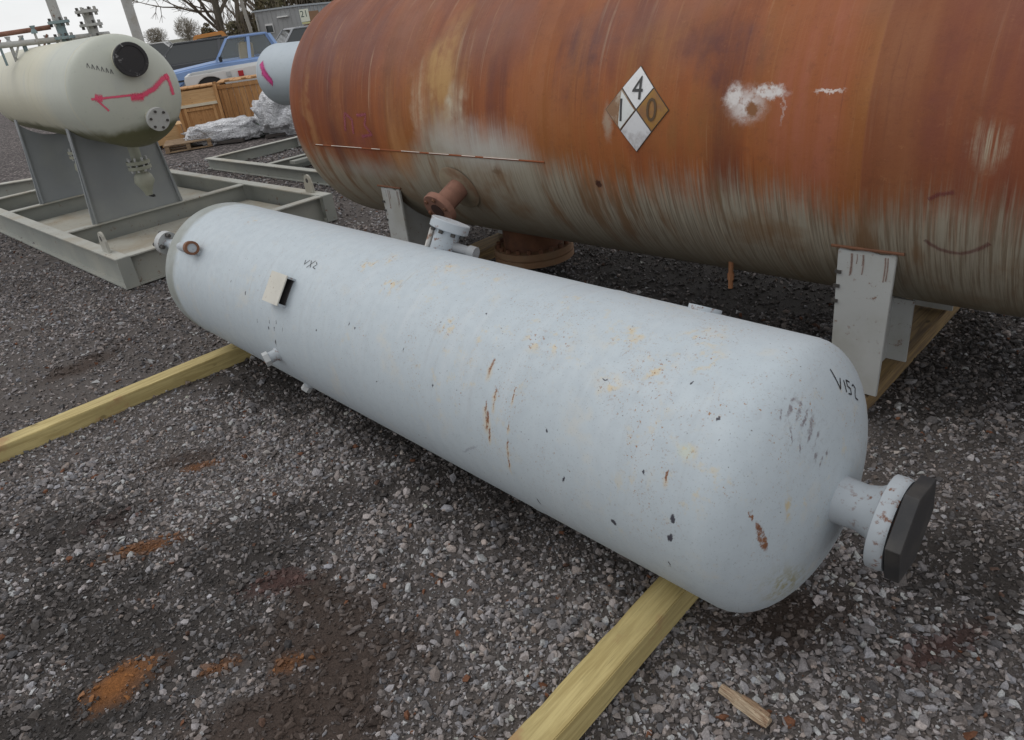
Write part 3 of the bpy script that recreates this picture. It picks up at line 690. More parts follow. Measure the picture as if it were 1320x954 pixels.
# scraped white patch with rust in its middle, painted glint, small bare spots
dis = g.vmath('ADD', o, g.vmath('SCALE', g.vmath('SUBTRACT', g.noise(o, 30, 4, .7, color=True), (.5, .5, .5)), None))
dis.node.inputs[1].links[0].from_node.inputs['Scale'].default_value = .06
pw = maxall(g, [cmark(g, dis, 3.0, 12.6, TR, .05, .062, .7), cmark(g, dis, 3.13, 14.0, TR, .085, .030, .6), cmark(g, dis, 3.05, 10.5, TR, .10, .085, .95), g.math('MULTIPLY', cmark(g, dis, 3.185, 10, TR, .007, .07, .7), .35)])
pw = g.math('MULTIPLY', pw, g.step(g.noise(o, 40, 4, .7), .30, .52, .25, 1))
c = g.mix(pw, c, (.66, .62, .60))
c = g.mix(cmark(g, dis, 3.075, 9.3, TR, .036, .032, .5), c, (.24, .11, .05))
c = g.mix(g.math('MULTIPLY', cmark(g, dis, 3.335, 14, TR, .06, .007, .7), .9), c, (.70, .62, .58))  # highlight on the curved steel, painted in as a pale line
c = g.mix(cmark(g, dis, 2.352, -16.2, TR, .022, .03, .6), c, (.07, .03, .02))
c = g.mix(g.math('MULTIPLY', cmark(g, dis, 1.72, -15, TR, .05, .03, .8), .7), c, (.15, .085, .045))
c = g.mix(g.math('MULTIPLY', cmark(g, dis, 3.82, 2, TR, .07, .10, .9), g.step(strk, .4, .6)), c, (.40, .33, .24))
c = g.mix(g.math('MULTIPLY', cmark(g, dis, 2.44, 5, TR, .035, .10, .9), .7), c, (.38, .32, .25))
g.bump(g.math('ADD', g.noise(o, 70, 4, .7), g.math('MULTIPLY', g.noise(uv, 1, 3, stretch=(40, 2, 1)), .6)), .22, .005)
M_tank = g.out(c, g.step(blot, .3, .7, .5, .7), spec=.22)
tk = thing('storage_tank', 'large rust brown horizontal steel storage tank on grey saddle supports', 'storage tank', (-.5956, 5.3803, 0), TTH)
shell('shell', TL, TR, TKH, TKH, M_tank, tk, TZ, 192, (.07, 2.08, 3.47, 4.9))
# long seam on the side, with bright bare steel along parts of its top edge
m = MB(); m.path([surf(s, -9.6, TR, 0)+Vector((0, 0, TZ)) for s in np.linspace(.1, 2.06, 24)], .005, 6); m.build('long_weld_seam', M_tank, tk, smooth=1.5)
M_bare = paint('bright_scraped_steel', (.62, .56, .50), .5, .2, scale=20)
for sa, sb in ((.12, .20), (.30, .62), (.72, .80), (1.0, 1.16), (1.24, 1.40), (1.50, 1.60), (1.66, 1.90)):
    m = MB(); m.path([surf(s, -9.3, TR, .0042)+Vector((0, 0, TZ)) for s in np.linspace(sa, sb, 5)], .0022, 5); m.build('scraped_seam_edge', M_bare, tk)
# placard: four diamonds on a dark backing, bent to the shell
PS, PP, PH = 2.583, 9.0, .150
def on_tank(u, w, off):
    return surf(PS+u, PP+math.degrees(w/TR), TR, off)+Vector((0, 0, TZ))
def patch(name, corners, off, mat, parent, n=6, thick=.0012):
    a, b, c_, d_ = corners; vs, fs = [], []
    for lay in (0, thick):
        for i in range(n+1):
            for j in range(n+1):
                u, w = i/n, j/n
                x = (a[0]*(1-u)+b[0]*u)*(1-w)+(d_[0]*(1-u)+c_[0]*u)*w; y = (a[1]*(1-u)+b[1]*u)*(1-w)+(d_[1]*(1-u)+c_[1]*u)*w
                vs.append(on_tank(x, y, off+lay))
    k = (n+1)**2
    for i in range(n):
        for j in range(n):
            q = (i*(n+1)+j, (i+1)*(n+1)+j, (i+1)*(n+1)+j+1, i*(n+1)+j+1); fs += [tuple(t+k for t in q)]
    rim = [i*(n+1) for i in range(n+1)]+[n*(n+1)+j for j in range(1, n+1)]+[i*(n+1)+n for i in range(n-1, -1, -1)]+[j for j in range(n-1, 0, -1)]
    for i in range(len(rim)): p, q = rim[i], rim[(i+1) % len(rim)]; fs.append((p, q, q+k, p+k))
    me = bpy.data.meshes.new(name); me.from_pydata([tuple(v_) for v_ in vs], [], fs); me.materials.append(mat)
    bm = bmesh.new(); bm.from_mesh(me); bmesh.ops.recalc_face_normals(bm, faces=bm.faces); bm.to_mesh(me); bm.free()
    return link(name, me, parent)
hw, hh = .152, .163
pl = patch('hazard_placard', [(-hw, 0), (0, -hh), (hw, 0), (0, hh)], .0015, paint('dark_placard_backing', (.06, .045, .035), .6), tk)
pl['label'] = 'diamond hazard placard with the numbers 4, 1 and 0'
def quad(cx, cy, k=.475): return [(cx-hw*k, cy), (cx, cy-hh*k), (cx+hw*k, cy), (cx, cy+hh*k)]
for cx, cy, nm, mt in ((0, hh*.5, 'top', worn('white_sticker', (.72, .72, .72), (.60, .55, .5), .55, .8)), (-hw*.5, 0, 'left', worn('peeled_sticker', (.24, .13, .065), (.40, .33, .25), .5, .7, 14, .06)),
                    (hw*.5, 0, 'right', worn('amber_sticker', (.31, .155, .022), (.24, .11, .04), .42, .66)), (0, -hh*.5, 'low', worn('smudged_white_sticker', (.62, .62, .63), (.42, .40, .40), .42, .7, 16))):
    patch('placard_quarter', quad(cx, cy), .0032, mt, pl)
patch('peeled_remnant', [(-hw*.56, -hh*.36), (-hw*.5, -hh*.45), (-hw*.05, -.002), (-hw*.50, hh*.43)], .0045, worn('torn_white_film', (.66, .68, .66), (.45, .42, .38), .6, .8, 14), pl)
def text_mesh(ch, size):
    cu_ = bpy.data.curves.new('digit', 'FONT'); cu_.body = ch; cu_.size = size; cu_.align_x = 'CENTER'; cu_.align_y = 'CENTER'; cu_.resolution_u = 3
    ob = bpy.data.objects.new('digit', cu_); C.objects.link(ob); bpy.context.view_layer.update()
    me_ = bpy.data.meshes.new_from_object(ob.evaluated_get(bpy.context.evaluated_depsgraph_get()))
    bpy.data.objects.remove(ob); bpy.data.curves.remove(cu_); return me_
M_ink = paint('faded_black_print', (.045, .045, .045), .6, .4, scale=40)
for ch, cx, cy in (('4', .002, hh*.5-.006), ('1', -hw*.48, -.006), ('0', hw*.48, -.004)):
    me_ = text_mesh(ch, .125)
    bm = bmesh.new(); bm.from_mesh(me_)
    bmesh.ops.subdivide_edges(bm, edges=bm.edges, cuts=1)
    for q in bm.verts: q.co = on_tank(cx+q.co.x*.86, cy+q.co.y, .0068)
    bm.to_mesh(me_); bm.free(); me_.materials.clear(); me_.materials.append(M_ink if ch != '0' else paint('brown_black_print', (.09, .05, .02), .6)); me_.name = 'digit'
    link('digit', me_, pl)
# graffiti on the shell
M_purple = spray_mat('faded_purple_paint', (.18, .03, .045), .42)
cyl_strokes([[(.50, .98), (.30, .94), (.15, .85)], [(.12, .18), (.22, .10), (.35, .03), (.5, 0), (.65, 0), (.8, .06), (.95, .16), (1.05, .25)]], 3.645, -27, .20, .23, .022, TR, M_purple, tk, TZ, 'spray_stroke', .002)
M_pinkold = spray_mat('faded_pink_paint', (.34, .07, .13), .5)
cyl_strokes([[(.0, .2), (.1, 1), (.35, .7), (.3, .1)], [(.55, .9), (.9, .95), (.8, .5), (1., .1), (.6, 0)]], .50, -4, .26, .13, .028, TR, M_pinkold, tk, TZ, 'spray_stroke', .002)
# saddles: a web under the belly with an upright end plate each side
M_saddle = paint('off_white_saddle_paint', (.43, .44, .43), .65, .12, rust=.30, scale=7, dirt=(.33, .32, .28))
def saddle(sx, w):
    offp = .615; wrap = []
    m = MB()
    sd = None
    for sg in (-1, 1):
        ya, yb = sg*(offp-.001), sg*.30; z_ = lambda y_: TZ-math.sqrt((TR+.004)**2-y_**2)
        poly = [(ya, .083), (yb, .083)]+[(y_, z_(y_)) for y_ in np.linspace(yb, ya, 7)]
        wb = MB().prism(poly, -.008, .008, ((sx, 0, 0), (0, 1, 0), (0, 0, 1), (1, 0, 0))).build('saddle_leg', M_saddle, tk)
        if sg < 0: sd = wb
        MB().prism([(-w*.42, .083), (w*.42, .083), (w*.42, z_(yb)-.003), (-w*.42, z_(yb)-.003)], -.006, .006, ((sx, yb-sg*.0065, 0), (1, 0, 0), (0, 0, 1), (0, 1, 0))).build('inner_plate', M_saddle, wb)
    top = TZ-math.sqrt(TR**2-(offp+.015)**2)+.012
    for sg in (-1, 1):
        pm = MB(); pm.prism([(-w/2*.9, .083), (w/2*.9, .083), (w/2, top-.03), (w/2*.96, top-.02), (w/4, top-.028), (0, top-.018), (-w/4, top-.026), (-w/2*.95, top-.02), (-w/2, top-.03)], -.007, .007, ((sx, sg*(offp+.008), 0), (1, 0, 0), (0, 0, 1), (0, 1, 0)))
        pm.build('end_plate', M_saddle, sd, bevel=.002)
        for dx_, dz_ in ((.46, .11), (.47, .165), (.48, .225)): MB().box((sx-w*dx_, sg*(offp+.017), top-dz_), (.022, .008, .012)).build('welded_lug', M_darkgap, sd)
        wr = MB(); ang = np.linspace(30.0, 24.5, 6)
        a_, b_ = sx-w*.62, sx+w*.62
        wr.path([surf(a_+(b_-a_)*t, (-30.0 if sg < 0 else -150.), TR, .003)+Vector((0, 0, TZ)) for t in np.linspace(0, 1, 8)], .006, 6).build('wear_plate_edge', M_rusty, sd)
        # rust runs dripping from the wrap on to the plate
saddle(3.48, .200); saddle(.69, .185)
M_run = spray_mat('rust_run_stain', (.22, .09, .05), .6)
for sx in (3.48, .69):
    for k in range(7):
        xx_ = sx+(.075*rng.uniform(-.7, 1.)); L_ = rng.uniform(.03, .10); z0 = TZ-math.sqrt(TR**2-.63**2)-.022
        ribbon('rust_run', [((xx_+.002*math.sin(3*t), -.6318, z0-L_*t), (0, -1, 0)) for t in np.linspace(0, 1, 5)], rng.uniform(.004, .009), M_run, tk)
# rusty side nozzle
a0 = R(-25); dr = Vector((0, -math.cos(a0), math.sin(a0))); b = surf(1.37, -25, TR, -.02)+Vector((0, 0, TZ))
MB().lathe(b+dr*.022, dr, [(0, .135), (.004, .13)], 36).build('reinforcing_pad', paint('rust_edged_pad', (.27, .22, .15), .8, .35, scale=16, dirt=(.17, .08, .04)), tk, smooth=.7)
nb = MB().lathe(b, dr, [(0, .058), (.16, .058), (.175, .066)], 28).build('nozzle_neck', M_rustpink, tk, smooth=.8)
fl = MB().lathe(b+dr*.175, dr, [(0, .098), (.03, .098), (.034, .095)], 36).build('flange', M_rustpink, tk, smooth=.7)
MB().lathe(b+dr*.21, dr, [(0, .042), (.003, .042)], 24).build('flange_bore', paint('dark_rust_bore', (.05, .022, .016), .9), fl)
for k in range(6):
    a = R(60*k+15); u_ = Vector((1, 0, 0)); w_ = dr.cross(u_)
    MB().lathe(b+dr*.165+(u_*math.cos(a)+w_*math.sin(a))*.074, dr, [(0, .010), (.055, .010)], 6).build('bolt', M_rusty, fl)
# manway under the belly
MB().lathe((1.215, .02, .32), (0, 0, -1), [(0, .19), (.16, .19)], 48).build('manway_neck', M_rusty, tk, smooth=.8)
mw = MB().lathe((1.215, .02, .175), (0, 0, -1), [(0, .252), (.035, .255), (.038, .255), (.040, .245), (.046, .245), (.048, .255), (.085, .255)], 64).build('manway_flange', paint('orange_brown_flange', (.25, .14, .075), .8, .3, scale=9, dirt=(.27, .19, .12), bump=.2), tk, smooth=.6)
for k in range(20):
    a = R(18*k); MB().lathe((1.215+.228*math.cos(a), .02+.228*math.sin(a), .199), (0, 0, -1), [(0, .014), (.026, .014)], 6).build('bolt', M_rusty, mw)
MB().tube(surf(2.86, -51, TR, -.01)+Vector((0, 0, TZ)), (2.86, -.452, .335), .011, 10).lathe((2.86, -.452, .375), (0, 0, 1), [(0, .015), (.03, .015)], 6).build('drain_pipe', M_copper, tk, smooth=.7)
# the board that carries the right saddle
M_board = wood('damp_brown_timber', (.30, .20, .085), (.15, .095, .05), 1., .85, 0)
th2 = TTH+math.pi/2
ax_ = Vector((math.cos(TTH), math.sin(TTH), 0)); la_ = Vector((-math.sin(TTH), math.cos(TTH), 0)); T0 = Vector((-.5956, 5.3803, 0))
for s0, lb in ((3.44, 'weathered brown timber under the right saddle of the rusty tank'), (.69, 'weathered brown timber under the left saddle of the rusty tank')):
    t = thing('timber_bearer', lb, 'timber', T0+ax_*(s0+.10)-la_*.72, th2, 'timber bearers under the rusty tank')
    MB().box((.74, .10, .036), (1.48, .20, .083)).build('beam', M_board, t, bevel=.004)

# ================================================================== SKID-MOUNTED VESSEL (left)
SK = R(-47); e1 = Vector((-.682, .731, 0)); e2 = Vector((.731, .682, 0))
M_skid = paint('olive_grey_skid_paint', (.27, .28, .255), .65, .12, rust=.22, scale=4, dirt=(.35, .345, .30))
M_flange_top = paint('pale_grey_beam_paint', (.42, .42, .38), .75, .14, rust=.25, scale=5, dirt=(.36, .32, .25))  # paler tone for beam tops, lugs and loose beam flanges
sk = thing('skid_mounted_vessel', 'cream grey horizontal vessel with pink spray line, on a steel skid', 'pressure vessel', (-2.755, 5.217, 0), math.atan2(e1.y, e1.x))
# local frame: x back along the skid, -y across to the right
def beam(name, p, q, h, fw, tf, tw, mat, parent, mat2=None):
    p, q = Vector(p), Vector(q); d = (q-p).normalized(); n = Vector((-d.y, d.x, 0)); L = (q-p).length
    b = thing_part(name, parent)
    MB().prism([(-tw/2, tf), (tw/2, tf), (tw/2, h-tf-.0005), (-tw/2, h-tf-.0005)], 0, L, (p, n, (0, 0, 1), d)).prism([(-fw/2, .0), (fw/2, .0), (fw/2, tf-.0005), (-fw/2, tf-.0005)], 0, L, (p, n, (0, 0, 1), d)).build('web', mat, b)
    MB().prism([(-fw/2, h-tf), (fw/2, h-tf), (fw/2, h), (-fw/2, h)], 0, L, (p, n, (0, 0, 1), d)).build('top_flange', mat2 or mat, b, bevel=.002)
    return b
def thing_part(name, parent):
    o = bpy.data.objects.new(name, None); C.objects.link(o); o.parent = parent; o.empty_display_size = .1; return o
W, Ls, H_ = 1.88, 4.4, .234
fw = .10
beam('skid_beam', (-.0, -fw/2, 0), (Ls, -fw/2, 0), H_, fw, .012, .009, M_skid, sk, M_flange_top)
beam('skid_beam', (-.0, -W+fw/2, 0), (Ls, -W+fw/2, 0), H_, fw, .012, .009, M_skid, sk, M_flange_top)
for xx_, hh_ in ((fw/2, H_-.003), (1.47, H_-.004), (3.25, H_-.004), (Ls-fw/2, H_-.003)):
    beam('cross_beam', (xx_, -fw-.001, 0), (xx_, -W+fw+.001, 0), hh_, fw, .012, .009, M_skid, sk, M_flange_top)
M_deck = paint('dusty_deck_plate', (.40, .385, .33), .85, .16, rust=.3, scale=5, dirt=(.33, .27, .19))
for x0, x1 in ((fw+.01, 1.41), (1.53, 3.19), (3.31, Ls-fw-.01)):
    MB().box(((x0+x1)/2, -W/2, .075), (x1-x0, W-2*fw-.02, .008)).build('deck_plate', M_deck, sk)
# corner stiffeners and lifting lugs
for yy in (-.018, -W+.018):
    MB().box((-.0065, -.052 if yy > -1 else -W+.052, H_/2-.001), (.012, .102, H_-.003)).build('end_plate', M_skid, sk)
def lug(x_, y_, parent, z0, k=1.):
    poly = [(-.055*k, 0), (.055*k, 0), (.050*k, .07*k)]+[(.042*k*math.cos(a), .085*k+.042*k*math.sin(a)) for a in np.linspace(0, math.pi, 9)]+[(-.05*k, .07*k)]
    l_ = MB().prism(poly, -.010, .010, ((x_, y_, z0), (1, 0, 0), (0, 0, 1), (0, 1, 0))).build('lifting_lug', M_flange_top, parent, bevel=.003)
    MB().lathe((x_, y_-.0108, z0+.085*k), (0, 1, 0), [(0, .017*k), (.0216, .017*k)], 14).build('lug_hole', M_darkgap, l_)
lug(.30, -.05, sk, H_, 1.25); lug(.26, -W+.05, sk, H_, 1.25); lug(4.0, -.05, sk, H_, 1.25)
# vessel on the skid; its axis is turned a little from the frame
LT = R(-51.4); LR, LKH, LZ, LLEN = .406, .186, 1.283, 3.6
g = NG('cream_grey_vessel_paint'); o = g.obj(); uv = g.uv(); S = g.sep(uv)
c = g.mix(g.noise(o, 2.2, 4), (.415, .435, .375), (.50, .51, .44))
yl = g.step(S[0], LLEN-.55, LLEN-1.15); c = g.mix(g.math('MULTIPLY', yl, .75), c, (.56, .53, .40))
c = g.mix(g.step(g.noise(uv, 1, 4, stretch=(9, 1.5, 1)), .5, .7, 0, .3), c, (.37, .39, .38))
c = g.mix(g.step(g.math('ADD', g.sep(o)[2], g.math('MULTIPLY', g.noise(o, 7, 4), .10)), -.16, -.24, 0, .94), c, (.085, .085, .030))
c = g.mix(g.step(g.noise(o, 40, 4), .6, .75, 0, .35), c, (.30, .30, .26))
M_cream = g.out(c, .5)
dv = Vector((math.cos(LT), math.sin(LT), 0)); st_ = Vector((-2.663, 6.096, 0))-dv*LLEN
rel = st_-Vector((-2.755, 5.217, 0)); rot_l = LT-math.atan2(e1.y, e1.x)
lx, ly = rel.dot(e1), rel.dot(Vector((-e1.y, e1.x, 0)))
body = thing_part('vessel_body', sk); body.location = (lx, ly, 0); body.rotation_euler = (0, 0, rot_l)
shell('shell', LLEN, LR, LKH, LKH, M_cream, body, LZ, 112)
weld_ring(LLEN, LR, M_cream, body, LZ, .012, .0015); weld_ring(LLEN-1.35, LR, M_cream, body, LZ, .012, .0015)
# saddles
M_sad = paint('grey_saddle_plate', (.235, .25, .26), .6, .1, scale=3, dirt=(.30, .31, .29))
for xx_, yc in ((1.47, -.745), (3.25, -.80)):
    hw_ = .385; zc_ = LZ
    poly = [(-hw_-.03, H_-.003), (hw_+.03, H_-.003)]+[(y_, LZ-math.sqrt((LR+.006)**2-y_**2)) for y_ in np.linspace(hw_*.86, -hw_*.86, 17)]
    sp_ = MB().prism(poly, -.010, .010, ((xx_, yc, 0), (0, 1, 0), (0, 0, 1), (1, 0, 0))).build('saddle', M_sad, sk)
    for sg in (-1, 1):
        MB().prism([(-.035, H_-.003), (.035, H_-.003), (.035, 1.07), (-.035, 1.07)], -.006, .006, ((xx_, yc+sg*(hw_+.020), 0), (1, 0, 0), Vector((0, -sg*.075, 1)).normalized(), (0, 1, 0))).build('saddle_end_plate', M_sad, sk)
# fittings in front of the saddle: flange pair, valve body and pipe
M_olive = paint('olive_grey_valve_paint', (.30, .31, .25), .7, .18, scale=10, dirt=(.38, .37, .30), rust=.15)
for fx0, fy0 in ((1.20, -.79), (2.95, -.84)):
    vv = MB().tube((fx0, fy0, .56), (fx0, fy0, .90), .045, 16).build('drain_pipe', M_olive, sk, smooth=.8)
    MB().lathe((fx0, fy0, .630), (0, 0, 1), [(0, .095), (.028, .095)], 28).lathe((fx0, fy0, .674), (0, 0, 1), [(0, .095), (.028, .095)], 28).build('flange_pair', M_olive, sk, smooth=.7)
    for k in range(8):
        a = R(45*k+10); MB().tube((fx0+.075*math.cos(a), fy0+.075*math.sin(a), .61), (fx0+.075*math.cos(a), fy0+.075*math.sin(a), .73), .010, 6).build('stud_bolt', M_greymetal, vv)
    MB().lathe((fx0, fy0, .60), (0, 0, -1), [(0, .05), (.03, .075), (.08, .085), (.12, .06), (.17, .035), (.2, .03)], 18).build('valve_body', M_olive, sk, smooth=1.)
    MB().box((fx0, fy0-.02, .392), (.10, .022, .018)).tube((fx0, fy0-.02, .39), (fx0, fy0-.01, .45), .010, 8).build('valve_handle', M_black, sk)
# fittings on the head: capped black nozzle, blank flange, pink line
def loc_head(y_, z_):
    q = 1-(y_*y_+z_*z_)/(LR*LR); x_ = LLEN+LKH*math.sqrt(max(q, 0)); return Vector((x_, y_, z_+LZ)), Vector(((x_-LLEN)/LKH**2, y_/LR**2, z_/LR**2)).normalized()

cy_, cz_ = .045, .22+LZ
MB().lathe((LLEN+.08, cy_, cz_), (1, 0, 0), [(0, .105), (.12, .105)], 28).build('nozzle_neck', M_cream, body, smooth=.8)
fl = MB().lathe((LLEN+.165, cy_, cz_), (1, 0, 0), [(0, .112), (.035, .112)], 36).build('flange', M_cream, body, smooth=.7)
M_speck = worn('speckled_black_cap', (.018, .018, .02), (.30, .30, .30), .60, .68, 14)
cap = MB().lathe((LLEN+.2005, cy_, cz_), (1, 0, 0), [(0, .116), (.045, .120), (.05, .116), (.05, .095), (.044, .092)], 36).build('blind_cap', M_speck, body, smooth=.7); cap['label'] = 'round black blind cap on the cream vessel'
p, n = loc_head(.085, -.195)
d = (n+Vector((.6, .1, -.05))).normalized()
MB().lathe(p-d*.03, d, [(0, .055), (.10, .055)], 20).build('nozzle_neck', M_cream, body, smooth=.8)
fl = MB().lathe(p+d*.07, d, [(0, .086), (.030, .086)], 30).build('flange', worn('pale_blank_flange', (.46, .47, .45), (.12, .12, .11), .60, .72, 16), body, smooth=.7)
for k in range(6):
    a = R(60*k); u_ = d.orthogonal().normalized(); w_ = d.cross(u_); MB().lathe(p+d*.1+(u_*math.cos(a)+w_*math.sin(a))*.064, d, [(0, .010), (.012, .010)], 6).build('bolt', M_darkgap, body)
M_pink = spray_mat('fluorescent_pink_spray', (.80, .075, .17), .85)
def head_stroke(pts, w, mat, nm='spray_stroke'):
    P = []
    for y_, z_ in subdiv(pts, 8): p, n = loc_head(y_, z_); P.append((p+n*.0025, n))
    ribbon(nm, P, w, mat, body)
head_stroke([(-.285, -.004), (-.16, -.011), (-.02, -.018)], .026, M_pink)
head_stroke([(-.26, .004), (-.215, -.012)], .075, M_pink); head_stroke([(-.03, -.035), (.06, -.045)], .075, M_pink)
head_stroke([(-.02, -.028), (.05, -.035), (.16, .0), (.25, .055), (.31, .07)], .058, M_pink)
head_stroke([(.285, .085), (.30, .02), (.30, -.07)], .052, M_pink); head_stroke([(-.25, -.02), (-.20, -.10)], .022, M_pink)
M_pencil = spray_mat('faint_grey_pen', (.10, .10, .10), .8)
for k in range(6):
    y0 = -.235+.026*k; head_stroke([(y0, .205-.012*k), (y0+.012, .235-.012*k), (y0+.016, .20-.012*k)], .009, M_pencil, 'ink_stroke')
tag(sk, kind=None)

# ================================================================== OPEN SKID WITH BLUE-GREY TANK (behind the rusty tank)
S2 = Vector((-3.723, 10.154, 0)); az = math.atan2(8.112-10.154, -1.825+3.723)
s2 = thing('skid_mounted_tank', 'small blue grey tank with pink streak on a low open skid', 'tank', (S2.x, S2.y, 0), az)
h2 = .14; W2, L2 = 1.50, 4.6
beam('skid_beam', (0, .05, 0), (L2, .05, 0), h2, .09, .010, .008, M_skid, s2, M_flange_top)
beam('skid_beam', (0, W2-.05, 0), (L2, W2-.05, 0), h2, .09, .010, .008, M_skid, s2, M_flange_top)
for xx_ in (.046, 1.55, 3.2, L2-.046): beam('cross_beam', (xx_, .0955, 0), (xx_, W2-.0955, 0), h2-.003, .09, .010, .008, M_skid, s2, M_flange_top)
g = NG('blue_grey_tank_paint'); o = g.obj(); c = g.mix(g.noise(o, 2.5, 4), (.36, .42, .47), (.45, .50, .545)); c = g.mix(g.step(g.noise(o, 14, 4), .55, .75, 0, .3), c, (.30, .34, .37)); M_bt = g.out(c, .5)
b0 = Vector((-2.373, 10.023, 0)); rel = b0-S2; ca, sa = math.cos(az), math.sin(az)
tb_ = thing_part('tank_body', s2); tb_.location = (rel.x*ca+rel.y*sa, -rel.x*sa+rel.y*ca, 0)
shell('shell', 2.4, .365, .184, .184, M_bt, tb_, 1.036, 72)
weld_ring(0, .365, M_bt, tb_, 1.036)
M_magenta = spray_mat('magenta_spray', (.55, .03, .22), .95)
cyl_strokes([[(0, 1.25), (.30, .75), (.9, 0)], [(.15, .75), (.5, .45), (.9, .1)]], .09, -9, .26, .20, .13, .365, M_magenta, tb_, 1.036, 'spray_stroke', .002)
for xx_ in (.75, 1.9):
    poly = [(-.30, h2-.004-0), (.30, h2-.004)]+[(y_, 1.036-math.sqrt(.371**2-y_**2)) for y_ in np.linspace(.29, -.29, 11)]
    MB().prism(poly, -.01, .01, ((xx_, 0, 0), (0, 1, 0), (0, 0, 1), (1, 0, 0))).build('saddle', M_sad, tb_)
    MB().box((xx_, 0, h2-.025), (.12, 1.2, .036)).build('saddle_bearer', M_skid, tb_)

# ================================================================== CRATES, WRAPPED BUNDLES, PALLET
fwd = math.atan2(.29, .957)               # direction of the row of goods across the view
M_cr1 = wood('orange_crate_wood', (.56, .31, .13), (.42, .21, .08), 1., .8, 2)
M_cr2 = wood('brown_crate_board', (.50, .265, .105), (.38, .18, .065), 1., .8, 2)
M_ply = wood('pale_plywood', (.58, .37, .18), (.50, .29, .13), 1., .75, 0)
M_paper = paint('cream_paper_label', (.62, .55, .42), .8, .12)
cr = thing('wooden_crate', 'orange wooden crate with pale upper panel, a framed lower panel and two short rails', 'crate', (-5.34, 14.0, 0), fwd, 'wooden crates behind the wrapped bundles')
w_, d_, h_ = .76, .72, .80
def crate_frame(t, w_, d_, h_, mat, post=.05):
    for sx in (0, w_-post):
        for sy in (0, d_-post): MB().box((sx+post/2, sy+post/2, h_/2), (post, post, h_)).build('corner_post', mat, t, bevel=.003)
crate_frame(cr, w_, d_, h_, M_cr1, .055)
MB().box((w_/2, .030, .625), (w_-.115, .018, .25)).build('upper_panel', M_ply, cr)
MB().box((w_/2, .034, .30), (w_-.115, .018, .42)).build('lower_panel', M_cr2, cr)
MB().box((w_/2, .012, .50), (w_-.113, .05, .045)).build('rail', M_paper, cr)['label'] = 'pale cream rail across the middle'
MB().box((w_/2, .014, .06), (w_-.113, .04, .07)).build('rail', M_cr1, cr)
for sx in (.13, w_-.13): MB().box((sx, .014, .29), (.045, .03, .37)).build('batten', M_cr1, cr)
MB().box((w_/2, .014, .43), (w_-.31, .028, .045)).build('batten', M_cr1, cr)
for k in range(6): MB().box((.057+(w_-.114)*(k+.5)/6, d_/2, h_-.012+.002*(k % 2)), ((w_-.114)/6-.006, d_-.112, .02)).build('lid_board', M_cr1, cr)
for sx, nm in ((.012, 'side_panel'), (w_-.012, 'side_panel')): MB().box((sx, d_/2, h_/2), (.018, d_-.112, h_-.1)).build(nm, M_cr2, cr)
MB().box((w_/2, d_-.012, h_/2), (w_-.112, .018, h_-.1)).build('back_panel', M_cr2, cr)
MB().box((.07, -.003, h_-.035), (.05, .004, .022)).build('red_sticker', paint('red_sticker', (.5, .05, .04), .5), cr)
cr2 = thing('wooden_crate', 'brown orange crate of upright boards, right of the framed crate', 'crate', (-4.72, 14.60, 0), fwd-.10, 'wooden crates behind the wrapped bundles')
w_, d_, h_ = .84, .85, .80
crate_frame(cr2, w_, d_, h_-.025, M_cr1, .05)
for k in range(7): MB().box((.053+(w_-.106)*(k+.5)/7, .012+.003*(k % 2), h_/2-.02), ((w_-.106)/7-.006, .018, h_-.06)).build('front_board', M_cr2 if k % 3 else M_cr1, cr2)
for k in range(6): MB().box((w_*(k+.5)/6, d_/2, h_-.012+.003*(k % 2)), (w_/6-.006, d_+.02, .02)).build('lid_board', M_cr1, cr2)
for sx in (.012, w_-.012): MB().box((sx, d_/2, h_/2-.02), (.018, d_-.104, h_-.06)).build('side_panel', M_cr2, cr2)
MB().box((w_/2, -.008, h_-.09), (w_, .02, .06)).build('rail', M_cr2, cr2); MB().box((w_/2, -.008, .07), (w_, .02, .06)).build('rail', M_cr2, cr2)
for sx in (.2, .5, .68): MB().box((sx, -.0, h_+.012), (.09, .06, .015)).build('torn_lid_scrap', M_cr2, cr2)
cr3 = thing('plywood_box', 'low orange plywood box half hidden behind the cream vessel', 'box', (-5.62, 12.75, 0), fwd+.1)
MB().box((.35, .25, .18), (.70, .50, .28)).build('box_body', M_ply, cr3, bevel=.006)
for sx in (.04, .66): MB().box((sx, -.012, .18), (.06, .022, .278)).build('batten', M_cr1, cr3)
MB().box((.35, .25, .327), (.73, .53, .012)).build('lid', M_ply, cr3)
for sx in (.06, .35, .64): MB().box((sx, .25, .02), (.07, .48, .038)).build('skid_runner', M_cr2, cr3)
pa = thing('pallet', 'grey brown wooden pallet lying on gravel beside the plywood box', 'pallet', (-4.98, 12.05, 0), fwd)
M_pal = wood('weathered_pallet_wood', (.36, .25, .15), (.20, .13, .08), 1., .85, 0)
for k in range(5): MB().box((.36, .06+.145*k, .118), (.72, .095, .018)).build('deck_board', M_pal, pa)
for sx in (.04, .36, .68): MB().box((sx, .35, .066), (.06, .66, .084)).build('stringer', M_pal, pa)
for k in (0, 2, 4): MB().box((.36, .06+.145*k, .0145), (.72, .08, .017)).build('base_board', M_pal, pa)
g = NG('crumpled_white_plastic'); o = g.obj()
c = g.mix(g.step(g.noise(o, 6, 5, .7), .35, .65), (.74, .74, .77), (.86, .86, .88)); c = g.mix(g.step(g.noise(o, 13, 4, .7), .66, .74, 0, .55), c, (.30, .27, .26))
g.bump(g.math('MULTIPLY', g.math('ABSOLUTE', g.math('SUBTRACT', g.noise(o, 7, 4, .6, distort=1.6), .5)), -4.), .9, .05); M_plast = g.out(c, .22, spec=.7)
